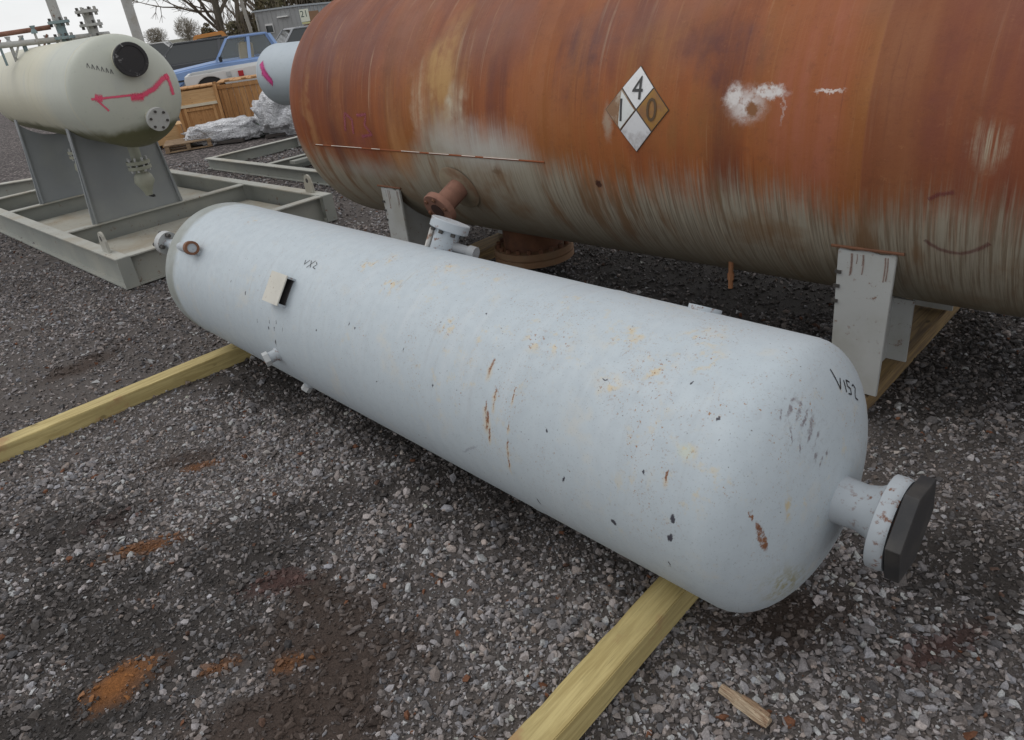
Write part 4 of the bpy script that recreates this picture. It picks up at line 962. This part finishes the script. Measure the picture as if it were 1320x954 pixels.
def lumpy(name, r3, amp, seed, mat, parent=None, sub=4, freq=3.):
    bm = bmesh.new(); bmesh.ops.create_icosphere(bm, subdivisions=sub, radius=1.)
    from mathutils import noise as N
    for q in bm.verts:
        p = q.co.copy(); sq = Vector([math.copysign(abs(c_)**.72, c_) for c_ in p])
        f = 1+amp*(N.fractal(p*freq+Vector((seed, seed*2, 0)), .6, 2., 4))+amp*.9*abs(N.noise(p*freq*2.3+Vector((0, seed, 7))))
        q.co = Vector((sq.x*r3[0]*f, sq.y*r3[1]*f, max(sq.z*r3[2]*f, -r3[2])+r3[2]))
    for f in bm.faces: f.smooth = True
    me_ = bpy.data.meshes.new(name); bm.to_mesh(me_); bm.free(); me_.materials.append(mat); return link(name, me_, parent)
bg1 = lumpy('wrapped_bundle', (.60, .30, .165), .26, 3.1, M_plast); bg1.location = (-4.12, 12.68, -.01); bg1.rotation_euler = (0, 0, fwd-.12)
tag(bg1, 'long crumpled white plastic wrapped bundle in front of the crates', 'bundle', 'white wrapped bundles')
bg2 = lumpy('wrapped_bundle', (.44, .38, .33), .30, 8.7, M_plast); bg2.location = (-3.13, 12.75, -.01); bg2.rotation_euler = (0, .0, fwd)
tag(bg2, 'upright heap of white plastic wrap beside the blue grey tank', 'bundle', 'white wrapped bundles')
tp = lumpy('green_sack', (.19, .17, .13), .2, 5.5, paint('dull_green_sack', (.13, .16, .13), .7, .3, scale=12)); tp.location = (-3.60, 12.75, -.01)
tag(tp, 'dull green grey sack between the two white bundles', 'sack')
M_scrap = paint('dark_scrap', (.06, .05, .045), .8, .4, scale=12)
for (x_, y_, a_, l_), lb in zip(((-3.45, 12.3, .3, .5), (-4.25, 12.35, -.2, .45)), ('dark offcut of wood on the gravel before the upright white heap', 'dark offcut of wood on the gravel before the long white bundle')):
    t = MB().prism([(0, 0), (l_, .02), (l_*.98, .11), (.04, .10)], .008, .055, ((0, 0, 0), (1, 0, 0), (0, 1, 0), (0, 0, 1))).build('wood_offcut', M_scrap, bevel=.004)
    t.location = (x_, y_, 0); t.rotation_euler = (0, 0, a_); tag(t, lb, 'offcut', 'dark offcuts on the gravel')

# ================================================================== PIPEWORK ON TOP OF THE CREAM VESSEL, AND A POST BEHIND
M_pipe = paint('pale_grey_pipe_paint', (.42, .42, .40), .6, .15, rust=.3, scale=10, dirt=(.30, .27, .22))
M_pipe2 = paint('dull_teal_pipe_paint', (.22, .29, .30), .6, .15, rust=.3, scale=10)
mf = thing_part('top_piping', sk); o0 = Vector((-4.30, 7.55, 0))-Vector((-2.755, 5.217, 0)); mf.location = (o0.dot(e1), o0.dot(Vector((-e1.y, e1.x, 0))), 0)
mf.rotation_euler = (0, 0, math.atan2(.5, .55)-math.atan2(e1.y, e1.x))
def fl_stack(x_, z0, z1, r, mat, n, nb=8, y_=0.):
    MB().tube((x_, y_, z0), (x_, y_, z1), r*.45, 16).build('riser', mat, mf, smooth=.8)
    for k in range(n):
        zz = z0+(z1-z0)*(k+.9)/(n+.2)
        MB().lathe((x_, y_, zz), (0, 0, 1), [(0, r), (.024, r)], 24).build('flange', mat, mf, smooth=.7)
        for j in range(nb):
            a = 2*math.pi*j/nb; MB().tube((x_+r*.8*math.cos(a), y_+r*.8*math.sin(a), zz-.025), (x_+r*.8*math.cos(a), y_+r*.8*math.sin(a), zz+.050), r*.11, 6).build('stud_bolt', M_pipe if j % 2 else M_darkgap, mf)
fl_stack(.58, 1.60, 1.90, .095, M_pipe2, 2); fl_stack(.86, 1.58, 1.96, .105, M_pipe, 3)
MB().path([(.58, 0, 1.86), (.58, 0, 2.9)], .045, 14).build('vent_pipe', M_pipe, mf, smooth=.8)
MB().path([(.58, 0, 2.12), (.30, .02, 2.17)], .025, 10).build('vent_branch', M_pipe, mf, smooth=.8)
MB().path([(-.6, 0, 1.74), (1.0, 0, 1.72)], .026, 12).build('header_pipe', M_pipe, mf, smooth=.8)
MB().path([(-.6, .14, 1.80), (.52, .10, 1.84)], .022, 12).build('header_pipe', M_rustpink, mf, smooth=.8)
for k, x_ in enumerate(np.linspace(-.55, .42, 11)):
    x_ += .02*math.sin(k*5.1); h__ = 1.80+.05*math.sin(k*2.3)
    MB().path([(x_, .02*(k % 3), 1.56), (x_, .02*(k % 3), h__)], .011+.004*(k % 3), 8).build('small_riser', M_pipe if k % 2 else M_pipe2, mf, smooth=.8)
    MB().lathe((x_, .02*(k % 3), h__-.05), (0, 0, 1), [(0, .028), (.016, .028), (.04, .014), (.06, .024), (.068, .024)], 10).build('needle_valve', M_pipe2 if k % 3 == 0 else M_greymetal, mf, smooth=.8)
    if k % 2: MB().path([(x_, 0, 1.62), (x_+.10, 0, 1.78)], .009, 6).build('brace_tube', M_rustpink if k % 4 == 1 else M_pipe, mf)
MB().path([(-.40, -.01, 1.75), (-.40, -.01, 1.93), (-.36, -.01, 1.95), (-.28, -.01, 1.93)], .007, 6).build('sample_tube', M_pipe, mf)
MB().lathe((-.40, -.025, 1.95), (0, -1, 0), [(0, .032), (.02, .032)], 14).build('pressure_gauge', M_pipe, mf)
po = thing('steel_post', 'tall pale grey steel post standing behind the cream vessel', 'post', (-6.32, 15.78, 0), .5)
MB().lathe((0, 0, .012), (0, 0, 1), [(0, .095), (5.0, .092)], 20).build('pole', M_pipe, po, smooth=.8)
MB().box((0, 0, .006), (.32, .32, .012)).build('base_plate', M_pipe, po); MB().lathe((0, 0, 5.012), (0, 0, 1), [(0, .10), (.02, .09), (.03, .01)], 20).build('pole_cap', M_pipe, po, smooth=.6)

# ================================================================== VEHICLES
def car_paint(name, col, rough=.35):
    g = NG(name); o = g.obj(); c = g.mix(g.step(g.noise(o, 3, 4), .4, .8, 0, .25), col, tuple(x*.75 for x in col))
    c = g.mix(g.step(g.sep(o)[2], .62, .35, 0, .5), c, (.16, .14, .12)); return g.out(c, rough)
M_blue = car_paint('faded_blue_car_paint', (.26, .39, .66), .32); M_white = car_paint('white_car_paint', (.68, .68, .67)); M_dark = car_paint('dark_grey_car_paint', (.085, .087, .092), .25)
g = NG('tinted_car_glass'); g.set(g.p.inputs['Alpha'], .10); M_glass = g.out((.30, .34, .33), .05)
g = NG('dark_car_glass'); M_dglass = g.out((.025, .03, .032), .06, spec=.8)
M_trim = paint('black_trim', (.02, .02, .022), .5); M_chrome = NG('dull_chrome').out((.6, .6, .62), .25, 1.); M_rim = paint('grey_wheel_rim', (.35, .35, .36), .4, metal=.6)
M_lampred = paint('red_lamp_lens', (.42, .02, .03), .25); M_seat = paint('tan_seat_cloth', (.46, .38, .25), .9)
M_lampw = paint('headlamp_lens', (.7, .7, .72), .2)
def wheel(parent, x_, y_, r, w=.2, name='wheel'):
    s_ = 1 if y_ > 0 else -1
    t = MB().lathe((x_, y_-s_*w, r), (0, s_, 0), [(0, r*.62), (0, r*.93), (.02, r), (w-.02, r), (w, r*.93), (w, r*.64), (w-.03, r*.60)], 28, cap=False).build('tyre', M_wheel, parent, smooth=.7)
    MB().lathe((x_, y_-s_*w*.9, r), (0, s_, 0), [(0, r*.63), (w*.75, r*.63), (w*.78, r*.52), (w*.62, r*.42), (w*.70, r*.2), (w*.85, r*.16)], 20).build('rim', M_rim, t, smooth=.6)
def side_profile(parent, name, poly, w, mat, bev=.04): return MB().prism(poly, -w, w, ((0, 0, 0), (1, 0, 0), (0, 0, 1), (0, 1, 0))).build(name, mat, parent, smooth=.6, bevel=bev, seg=3)
def arch(cx, r, z, n=9): return [(cx+r*math.cos(t), z+r*math.sin(t)) for t in np.linspace(0, math.pi, n)]
def passenger_car(name, label, cat, loc, rz, mat, glass, L0, hood, belt, roof, cab, wr, hw=.86, two=True, lift=.38, openglass=False):
    """side-on car facing local +x. cab = (windscreen base, windscreen top, roof rear, rear glass base, pillar positions...)"""
    t = thing(name, label, cat, loc, rz)
    f, r = L0; a0, a1, a2, a3 = cab; ax1, ax2 = f-.85, r+.95
    poly = [(r, lift+.1)]+arch(ax2, wr+.07, wr)[::-1]+arch(ax1, wr+.07, wr)[::-1]+[(f, lift+.08), (f+.02, hood*.78), (f-.06, hood), (a0, belt), (a3, belt), (r+.04, belt-.03)]
    poly = [(r, lift+.05)]+[p for p in arch(ax2, wr+.07, wr)[::-1] if p[1] >= lift+.03]+[p for p in arch(ax1, wr+.07, wr)[::-1] if p[1] >= lift+.03]+[(f-.02, lift+.05), (f+.02, hood*.78), (f-.08, hood-.03), (a0+.1, belt+.01), (a0, belt+.015), (a3, belt+.015), (r+.05, belt-.02), (r, belt-.10)]
    body_ = side_profile(t, 'body', poly, hw, mat, .035)
    inset = .13; hr = hw-inset
    # roof, pillars
    MB().prism([(a1, roof-.045), (a1-.08, roof), (a2+.06, roof), (a2, roof-.045)], -hr, hr, ((0, 0, 0), (1, 0, 0), (0, 0, 1), (0, 1, 0))).build('roof', mat, t, smooth=.7, bevel=.015)
    mid = [(a0*.5+a3*.5, a1*.5+a2*.5)] if two else []
    for sg in (-1, 1):
        for (b, tp_, wd) in [((a0, belt), (a1, roof-.03), .05), ((a3, belt), (a2, roof-.03), .07)]+[((m0, belt), (m1, roof-.03), .07) for m0, m1 in mid]:
            p, q = Vector((b[0], sg*(hw-.03), b[1])), Vector((tp_[0], sg*(hr-.02), tp_[1]))
            m = MB(); m.add([p+Vector((-wd/2, 0, 0)), p+Vector((wd/2, 0, 0)), q+Vector((wd/2, 0, 0)), q+Vector((-wd/2, 0, 0))]+[k+Vector((0, -sg*.05, 0)) for k in (p+Vector((-wd/2, 0, 0)), p+Vector((wd/2, 0, 0)), q+Vector((wd/2, 0, 0)), q+Vector((-wd/2, 0, 0)))], [(0,1,2,3),(4,7,6,5),(0,4,5,1),(1,5,6,2),(2,6,7,3),(3,7,4,0)])
            m.build('pillar', mat, t)
        xs = [a0]+[k[0] for k in mid]+[a3]; xt = [a1]+[k[1] for k in mid]+[a2]
        for i in range(len(xs)-1):
            g_ = [Vector((xs[i]-.035, sg*(hw-.05), belt+.012)), Vector((xs[i+1]+.035, sg*(hw-.05), belt+.012)), Vector((xt[i+1]+.035, sg*(hr-.04), roof-.047)), Vector((xt[i]-.035, sg*(hr-.04), roof-.047))]
            MB().add(g_+[k+Vector((0, -sg*.006, 0)) for k in g_], [(0,1,2,3),(4,7,6,5),(0,4,5,1),(1,5,6,2),(2,6,7,3),(3,7,4,0)]).build('side_window', glass, t)
        # door skin: a shallow panel with its handle
        d0, d1 = a0-.05, (mid[0][0] if mid else a3)
        for (u0, u1) in ((d0, d1-.0), (d1-.02, max(a3+.05, ax2+.55))) if two else ((d0, a3+.05),):
            dr_ = MB().box(((u0+u1)/2, sg*(hw+.004), (belt+lift)/2+.06), (abs(u0-u1)-.03, .012, belt-lift-.16)).build('door', mat, t, bevel=.004)
            MB().box((u1+.14, sg*(hw+.020), belt-.12), (.13, .022, .03)).build('handle', M_trim, dr_)
        MB().box((a0-.12, sg*(hw+.08), belt+.07), (.07, .15, .11)).build('wing_mirror', M_trim, t, bevel=.012)
        MB().box(((f+r)/2, sg*(hw+.006), belt-.26), (f-r-.5, .014, .035)).build('side_trim', M_trim, t)
        MB().box((f+.012, sg*(hw-.20), hood*.80), (.03, .24, .13)).build('headlight', M_lampw, t, bevel=.01)
        MB().box((r-.008, sg*(hw-.09), belt-.22), (.03, .13, .20)).build('tail_light', M_lampred, t)
        for ax_w in (ax1, ax2): wheel(t, ax_w, sg*(hw-.01), wr)
    for (b, tp_, nm) in (((a0-.01, belt+.02), (a1-.0, roof-.04), 'windscreen'), ((a3+.01, belt+.02), (a2, roof-.04), 'rear_window')):
        q = [Vector((b[0], -hw+.1, b[1])), Vector((b[0], hw-.1, b[1])), Vector((tp_[0], hr-.06, tp_[1])), Vector((tp_[0], -hr+.06, tp_[1]))]
        MB().add(q+[k+Vector((.006, 0, 0)) for k in q], [(0,1,2,3),(4,7,6,5),(0,4,5,1),(1,5,6,2),(2,6,7,3),(3,7,4,0)]).build(nm, glass, t)
    for sg in (-1, 1):
        MB().box((a0*.6+a3*.4-.1, sg*.40, belt-.02), (.30, .5, .74), (0, -.15, 0)).build('seat', M_seat, t, bevel=.03)
    MB().box((f+.05, 0, lift+.17), (.10, 2*hw-.1, .14)).build('front_bumper', M_chrome, t, bevel=.02); MB().box((r-.05, 0, lift+.17), (.10, 2*hw-.1, .14)).build('rear_bumper', M_chrome, t, bevel=.02)
    return t
hd = math.atan2(-.29, -.957)
# blue car, seen side-on, bonnet to the left
pc = passenger_car('blue_car', 'faded blue car parked side on behind the crates, bonnet to the left', 'car', (-5.28, 19.1, 0), hd, M_blue, M_glass, (2.15, -2.3), .93, 1.0, 1.50, (.72, .36, -.58, -.78), .33)
sv = passenger_car('dark_estate_car', 'dark grey estate car with dark windows behind the blue car', 'car', (-7.95, 22.6, 0), hd+.05, M_dark, M_dglass, (1.9, -2.6), .92, .98, 1.50, (.75, .25, -2.2, -2.5), .33)
tr_ = thing('white_bed_trailer', 'white pickup bed trailer with red side lamp between crates and blue car', 'trailer', (-4.62, 16.6, 0), hd-.02)
arc_ = [p for p in arch(.78, .30, .60)[::-1]]
poly = [(-1.5, .42)]+[p for p in arc_]+[(1.22, .55), (1.25, .86), (1.18, .94), (-1.5, .96)]
poly = [(-1.5, .45), (.47, .45)]+[(.78+.31*math.cos(t), .56+.31*math.sin(t)) for t in np.linspace(math.pi, 0, 11)]+[(1.22, .50), (1.25, .86), (1.17, .92), (-1.5, .985)]
for sy in (-.78, .74): MB().prism(poly, sy, sy+.05, ((0, 0, 0), (1, 0, 0), (0, 0, 1), (0, 1, 0))).build('bed_side', M_white, tr_, bevel=.012)
MB().box((-.12, 0, .60), (2.6, 1.46, .05)).build('bed_floor', M_white, tr_); MB().box((1.205, 0, .72), (.05, 1.46, .38)).build('front_panel', M_white, tr_); MB().box((-1.48, 0, .72), (.05, 1.46, .46)).build('tailgate', M_white, tr_)
for sy in (-.79, .79):
    wheel(tr_, .78, sy, .33, .2)
    s2_ = 1 if sy > 0 else -1
    MB().box((.17, s2_*.805, .845), (.10, .02, .10)).build('side_lamp', M_lampred, tr_); MB().box((.40, s2_*.803, .86), (.09, .014, .09)).build('grey_plate', M_greymetal, tr_)
MB().box((.78, 0, .68), (.60, 1.44, .36)).build('wheel_well', M_trim, tr_)
MB().path([(1.2, .3, .5), (2.0, 0, .45), (1.2, -.3, .5)], .03, 8).lathe((2.0, 0, .0), (0, 0, 1), [(0, .05), (.02, .05), (.03, .025), (.45, .025)], 10).build('tow_bar', M_trim, tr_)
og = thing('orange_plant', 'orange and yellow machine cab far beyond the dark estate car', 'machinery', (-9.25, 29.2, 0), hd)
M_or = paint('orange_machine_paint', (.55, .24, .06), .5, .15, scale=4)
MB().prism([(-.75, .5), (.75, .5), (.75, 1.05), (.45, 1.62), (-.55, 1.66), (-.75, 1.2)], -.6, .6, ((0, 0, 0), (1, 0, 0), (0, 0, 1), (0, 1, 0))).build('cab', M_or, og, bevel=.03)
MB().prism([(-.5, 1.1), (.55, 1.1), (.38, 1.5), (-.45, 1.54)], .601, .615, ((0, 0, 0), (1, 0, 0), (0, 0, 1), (0, 1, 0))).build('window', M_dglass, og)
for x_ in (-.5, .5):
    for y_ in (-.62, .62): wheel(og, x_, y_, .36, .25)

# ================================================================== SITE OFFICE WITH NUMBER SIGN
M_shed = paint('grey_shed_cladding', (.31, .315, .315), .7, .06, scale=2); M_shed2 = paint('pale_grey_shed_cladding', (.38, .41, .43), .7, .06, scale=2)
bd = thing('site_office', 'grey clad site office with a small dark window, beyond the vehicles', 'building', (-8.42, 33.1, 0), math.atan2(-.63, 1.72))
wL, dB, hB = 1.95, 6.0, 2.16
MB().box((wL/2, dB/2, hB/2), (wL, dB, hB)).build('wall', M_shed, bd)
MB().box((wL/2, dB/2, hB+.03), (wL+.12, dB+.12, .06)).build('roof', M_shed2, bd)
for k in range(9): MB().box((wL*(k+.5)/9, -.005, hB/2), (.02, .010, hB-.04)).build('cladding_rib', M_shed, bd)
for k in range(20): MB().box((wL+.012, dB*(k+.5)/20, hB/2), (.024, .03, hB-.04)).build('cladding_rib', M_shed2, bd)
wf = MB().box((.56, -.02, 1.52), (.36, .045, .34)).build('window', M_white, bd); MB().box((.56, -.046, 1.50), (.31, .012, .25)).build('pane', M_dglass, wf)
MB().box((1.30, -.06, 1.88), (.50, .10, .045)).build('strip_lamp_housing', paint('white_lamp_housing', (.75, .75, .73), .5), bd)
MB().box((.05, -.03, 1.0), (.05, .06, 2.0)).build('downpipe', M_pipe, bd)
MB().box((wL+.03, 1.1, .98), (.05, .9, 1.94)).build('door', paint('brown_door', (.25, .13, .06), .6), bd)
sg_ = thing('number_sign', 'white number 21 sign board on a post near the grey site office', 'sign', (-5.73, 29.45, 0), math.atan2(-.24, .97))
MB().box((0, 0, .85), (.05, .05, 1.7)).build('post', M_pipe, sg_)
bo = MB().box((0, -.03, 1.80), (.34, .03, .40)).build('board', paint('cream_sign_board', (.70, .72, .60), .5, .05), sg_)
me_ = text_mesh('21', .30); me_.materials.clear(); me_.materials.append(paint('dark_green_print', (.03, .06, .05), .5)); dg = link('digits', me_, bo, (0, -.048, 1.84), (R(90), 0, 0))
MB().box((0, -.03, 1.55), (.30, .035, .06)).build('lower_plate', paint('yellow_plate', (.55, .52, .25), .5), sg_); MB().box((0, -.01, 1.43), (.20, .06, .14)).build('brown_box', paint('brown_box', (.16, .07, .03), .6), sg_)

# ================================================================== TREES
g = NG('bare_bark'); o = g.obj(); M_bark = g.out(g.mix(g.noise(o, 9, 5), (.09, .078, .062), (.18, .16, .125)), .9)
M_twig = paint('bare_twigs', (.16, .13, .10), .9, .25, scale=3)
M_leaf = paint('brown_green_scrub_leaves', (.12, .105, .055), .8, .45, scale=2.5, dirt=(.19, .13, .075))
def bare_tree(seed, h, spread, trunk_r, levels=5, low=.15, nb=(4, 6), rmin=.006):
    rn = random.Random(seed); tk_, cw = MB(), MB()
    def grow(p, d, L, r, lev):
        n = 5 if lev < 2 else 4; pts = [p]; rs = [r]; dd = d.copy()
        for i in range(n):
            dd = (dd+Vector((rn.gauss(0, .13), rn.gauss(0, .13), rn.gauss(.03, .10)))).normalized(); pts.append(pts[-1]+dd*L/n); rs.append(r*(1-.62*(i+1)/n))
        (tk_ if lev == 0 else cw).path(pts, rs, 8 if lev == 0 else (5 if lev < 3 else 3))
        if lev >= levels-1: return
        k = rn.randint(*nb)+(4 if lev == 0 else 0)
        for j in range(k):
            t = rn.uniform(low if lev == 0 else .2, 1.); i = min(int(t*n), n-1); q = pts[i].lerp(pts[i+1], t*n-i)
            ang = rn.uniform(0, 2*math.pi); side = Vector((math.cos(ang), math.sin(ang), 0)); up_ = rn.uniform(.1, .9)
            nd = (side*spread+dd*.55+Vector((0, 0, up_*.6))).normalized()
            grow(q, nd, L*rn.uniform(.38, .62), max(rs[i]*rn.uniform(.38, .58), rmin), lev+1)
    grow(Vector((0, 0, -.1)), Vector((rn.gauss(0, .06), rn.gauss(0, .06), 1)).normalized(), h, trunk_r, 0)
    return tk_.mesh('trunk', M_bark, 1.2), cw.mesh('crown', M_twig)
TREE = [bare_tree(11, 9, .9, .20, nb=(5, 7), rmin=.008), bare_tree(23, 10, .75, .18, nb=(5, 7), rmin=.008), bare_tree(37, 8, 1.0, .15, nb=(5, 7), rmin=.008)]
def tree(label, loc, k, rz, s=1., group='bare trees beyond the yard', meshes=None, name='bare_tree'):
    t = thing(name, label, 'tree', loc, rz, group); t.scale = (s, s, s)
    a, b = (meshes or TREE[k]); link('trunk', a, t); link('crown', b, t); return t
M_fartwig = paint('hazed_far_twigs', (.25, .22, .18), .9, .25, scale=1.)  # paler than the near twigs: distance haze put into the colour
def round_tree(seed, h, rx, rz, zc):
    rn = random.Random(seed); tk_, cw = MB(), MB()
    tk_.path([(0, 0, -.3), (.05, 0, h*.3), (0, .05, h*.62)], [.19, .14, .06], 8)
    for k in range(1500):
        while True:
            q = Vector((rn.uniform(-1, 1), rn.uniform(-1, 1), rn.uniform(-1, 1)))
            if q.length < 1: break
        q = q*(q.length**-.35) if k % 3 else q
        q *= min(1, 1/max(q.length, 1e-6)) if q.length > 1 else 1
        q *= 1+.22*math.sin(3*q.x+seed)*math.cos(4*q.y)
        p = Vector((q.x*rx, q.y*rx, zc+q.z*rz)); d = (Vector((q.x, q.y, q.z*.8+.35))+Vector((rn.gauss(0, .35), rn.gauss(0, .35), rn.gauss(0, .35)))).normalized()
        L_ = rn.uniform(.25, .65); cw.path([p-d*L_, p], [.020, .010], 3)
    for k in range(22):
        a = rn.uniform(0, 6.28); e = rn.uniform(.2, 1.2); d = Vector((math.cos(a)*math.cos(e)*rx, math.sin(a)*math.cos(e)*rx, math.sin(e)*rz*1.3))*.85
        b = Vector((0, 0, h*rn.uniform(.3, .6))); cw.path([b, b+d*.5+Vector((0, 0, .1)), b+d], [.06, .04, .015], 4)
    return tk_.mesh('trunk', M_bark, 1.2), cw.mesh('crown', M_fartwig)
def long_branches(me_, seed):
    rn = random.Random(seed); m = MB()
    for z0, L_, sl in ((2.5, 4.4, .06), (2.9, 4.8, .12), (3.2, 3.0, .3)):
        a = rn.uniform(2.6, 3.6); d = Vector((math.cos(a), math.sin(a)*.5, sl)).normalized(); p = Vector((0, 0, z0)); pts = [p]; 
        for k in range(7):
            d = (d+Vector((0, rn.gauss(0, .1), rn.gauss(0, .12)))).normalized(); pts.append(pts[-1]+d*L_/7)
        m.path(pts, [.055-.0065*k for k in range(8)], 5)
        for q in range(18):
            i_ = rn.randint(1, 6); b = pts[i_].lerp(pts[i_+1], rn.random()); e = (d*.6+Vector((rn.gauss(0, .5), rn.gauss(0, .5), rn.gauss(.1, .5)))).normalized(); l2 = rn.uniform(.4, 1.2)
            mid = b+e*l2*.5+Vector((0, 0, rn.gauss(0, .06))); m.path([b, mid, b+e*l2], [.022, .014, .008], 3)
            for r_ in range(3):
                f_ = (e+Vector((rn.gauss(0, .6), rn.gauss(0, .6), rn.gauss(0, .6)))).normalized(); m.path([mid, mid+f_*rn.uniform(.2, .5)], [.011, .007], 3)
    bm = bmesh.new(); bm.from_mesh(me_.copy()); tmp = m.mesh('crown', M_twig); bm.from_mesh(tmp); out = bpy.data.meshes.new('crown'); bm.to_mesh(out); bm.free(); out.materials.append(M_twig); return out
for (x_, y_, k, rz, s), lb in zip(((-11.6, 38.5, 0, .4, 1.), (-10.2, 40.5, 1, 2., 1.), (-9.2, 39, 2, 4., 1.05), (-8.0, 42, 0, 3., .95), (-6.9, 40, 1, 5.2, 1.), (-5.6, 42, 2, 1., 1.1), (-13.2, 46, 2, 2.6, .8)),
    ('bare tree whose long low branches reach left over the far vehicles', 'bare tree just right of the tree with long low branches', 'slim bare tree behind the blue car roof', 'bare tree behind the left end of the site office', 'bare tree rising over the middle of the site office', 'bare tree nearest the rusty tank, beyond the number sign', 'small bare tree standing furthest left in the bare row')):
    if x_ == -11.6: tree(lb, (x_, y_, 0), k, 0, s, meshes=(TREE[0][0], long_branches(TREE[0][1], 4)))
    else: tree(lb, (x_, y_, 0), k, rz, s)
TR2 = [round_tree(5, 3.4, 1.75, 1.45, 2.3), round_tree(9, 3.8, 1.95, 1.65, 2.5)]
tree('far small round headed tree, left of the pair on the horizon', (-53.2, 140.2, 0), 0, .3, 1.05, 'round trees on the horizon', TR2[0], 'round_tree')
tree('far small round headed tree, right and taller of the pair on the horizon', (-45.1, 132.5, 0), 0, 1.1, 1.12, 'round trees on the horizon', TR2[1], 'round_tree')
# scrub along the far edge of the yard
def scrub(seed, rx, ry, h, n):
    rn = np.random.default_rng(seed); m, tw = MB(), MB()
    for i in range(n):
        a = rn.uniform(0, 6.28); rr = math.sqrt(rn.uniform(0, 1)); zz = rn.uniform(.05, 1)
        x_, y_ = rx*rr*math.cos(a)*(1-.5*zz*zz), ry*rr*math.sin(a)*(1-.5*zz*zz); z_ = h*zz*(1-.35*rr*rr)*(1+.35*math.sin(x_*3.1+seed))
        s_ = rn.uniform(.05, .12); u_ = Vector(rn.normal(0, 1, 3)).normalized(); w_ = u_.orthogonal().normalized(); p = Vector((x_, y_, max(z_, .02)))
        m.add([p-u_*s_, p+w_*s_*.45, p+u_*s_, p-w_*s_*.45], [(0, 1, 2, 3)])
    for i in range(90):
        a = rn.uniform(0, 6.28); rr = math.sqrt(rn.uniform(0, 1)); b = Vector((rx*rr*math.cos(a), ry*rr*math.sin(a), 0)); tp_ = b+Vector((rn.normal(0, .3), rn.normal(0, .3), h*rn.uniform(.7, 1.25)))
        tw.path([b, b.lerp(tp_, .5)+Vector((rn.normal(0, .08), rn.normal(0, .08), 0)), tp_], [.018, .012, .005], 3)
    return m.mesh('leaves', M_leaf), tw.mesh('stems', M_twig)
SC = [scrub(3, 1.5, .9, 2.0, 3600), scrub(5, 1.3, .9, 2.4, 3600)]
for i, (x_, y_, k, s) in enumerate(((-11.3, 36.6, 0, .85), (-10.1, 36.9, 1, 1.15), (-8.9, 36.9, 0, 1.45), (-7.4, 40.6, 1, 1.5), (-5.9, 40.8, 0, 1.6), (-4.4, 40.9, 1, 1.5))):
    t = thing('scrub_bush', ('low brown green bush at the left end of the scrub row', 'brown green bush second from the left in the scrub row', 'tall brown bush beside the left edge of the site office', 'tall bush behind the site office roof, left part', 'tall bush behind the site office roof, middle part', 'tall bush behind the number sign, nearest the rusty tank')[i], 'bush', (x_, y_, 0), i*1.3, 'scrub along the yard edge'); t.scale = (s, s, s)
    link('leaves', SC[k][0], t); link('stems', SC[k][1], t)

for (x_, y_, k, rz, s_), lb in zip(((-16.5, 58, 1, .9, 1.1), (-13.4, 54, 0, 2.2, 1.15), (-10.6, 52, 1, 3.9, 1.1), (-7.6, 55, 2, 5.0, 1.3)),
    ('distant bare tree showing through the long low branches', 'distant bare tree behind the roof of the dark estate car', 'distant bare tree in the gap above the blue car', 'distant bare tree behind the site office roof')):
    tree(lb, (x_, y_, 0), k, rz, s_)
passenger_car('silver_car', 'silver grey car half hidden between the blue car and the site office', 'car', (-5.3, 25.5, 0), hd+.15, car_paint('silver_car_paint', (.42, .43, .45)), M_dglass, (2.1, -2.2), .93, 1.0, 1.48, (.72, .30, -.7, -1.0), .32)
passenger_car('white_car', 'white car far off between the cream vessel and the dark estate car', 'car', (-13.6, 33.5, 0), hd-.1, M_white, M_dglass, (2.1, -2.2), .95, 1.02, 1.55, (.72, .30, -1.2, -1.7), .33)
M_palebark = paint('pale_birch_bark', (.36, .34, .30), .85, .25, scale=5)
pt = bare_tree(91, 8, .6, .085, 4, .3, (4, 6), .008); pt[0].materials.clear(); pt[0].materials.append(M_palebark)
tree('slim pale barked tree close against the left corner of the site office', (-8.62, 32.6, 0), 0, .5, 1., 'bare trees beyond the yard', pt)

ib = thing('steel_beam', 'loose grey steel beam lying on gravel behind the cream vessel skid', 'steel beam', (-6.75, 9.95, 0), .22)
MB().box((0, 0, .006), (2.4, .14, .012)).build('lower_flange', M_flange_top, ib); MB().box((0, 0, .09), (2.4, .010, .155)).build('web', M_skid, ib); MB().box((0, 0, .174), (2.4, .14, .012)).build('upper_flange', M_flange_top, ib)

ib['kind'] = 'thing'; bd['kind'] = 'thing'
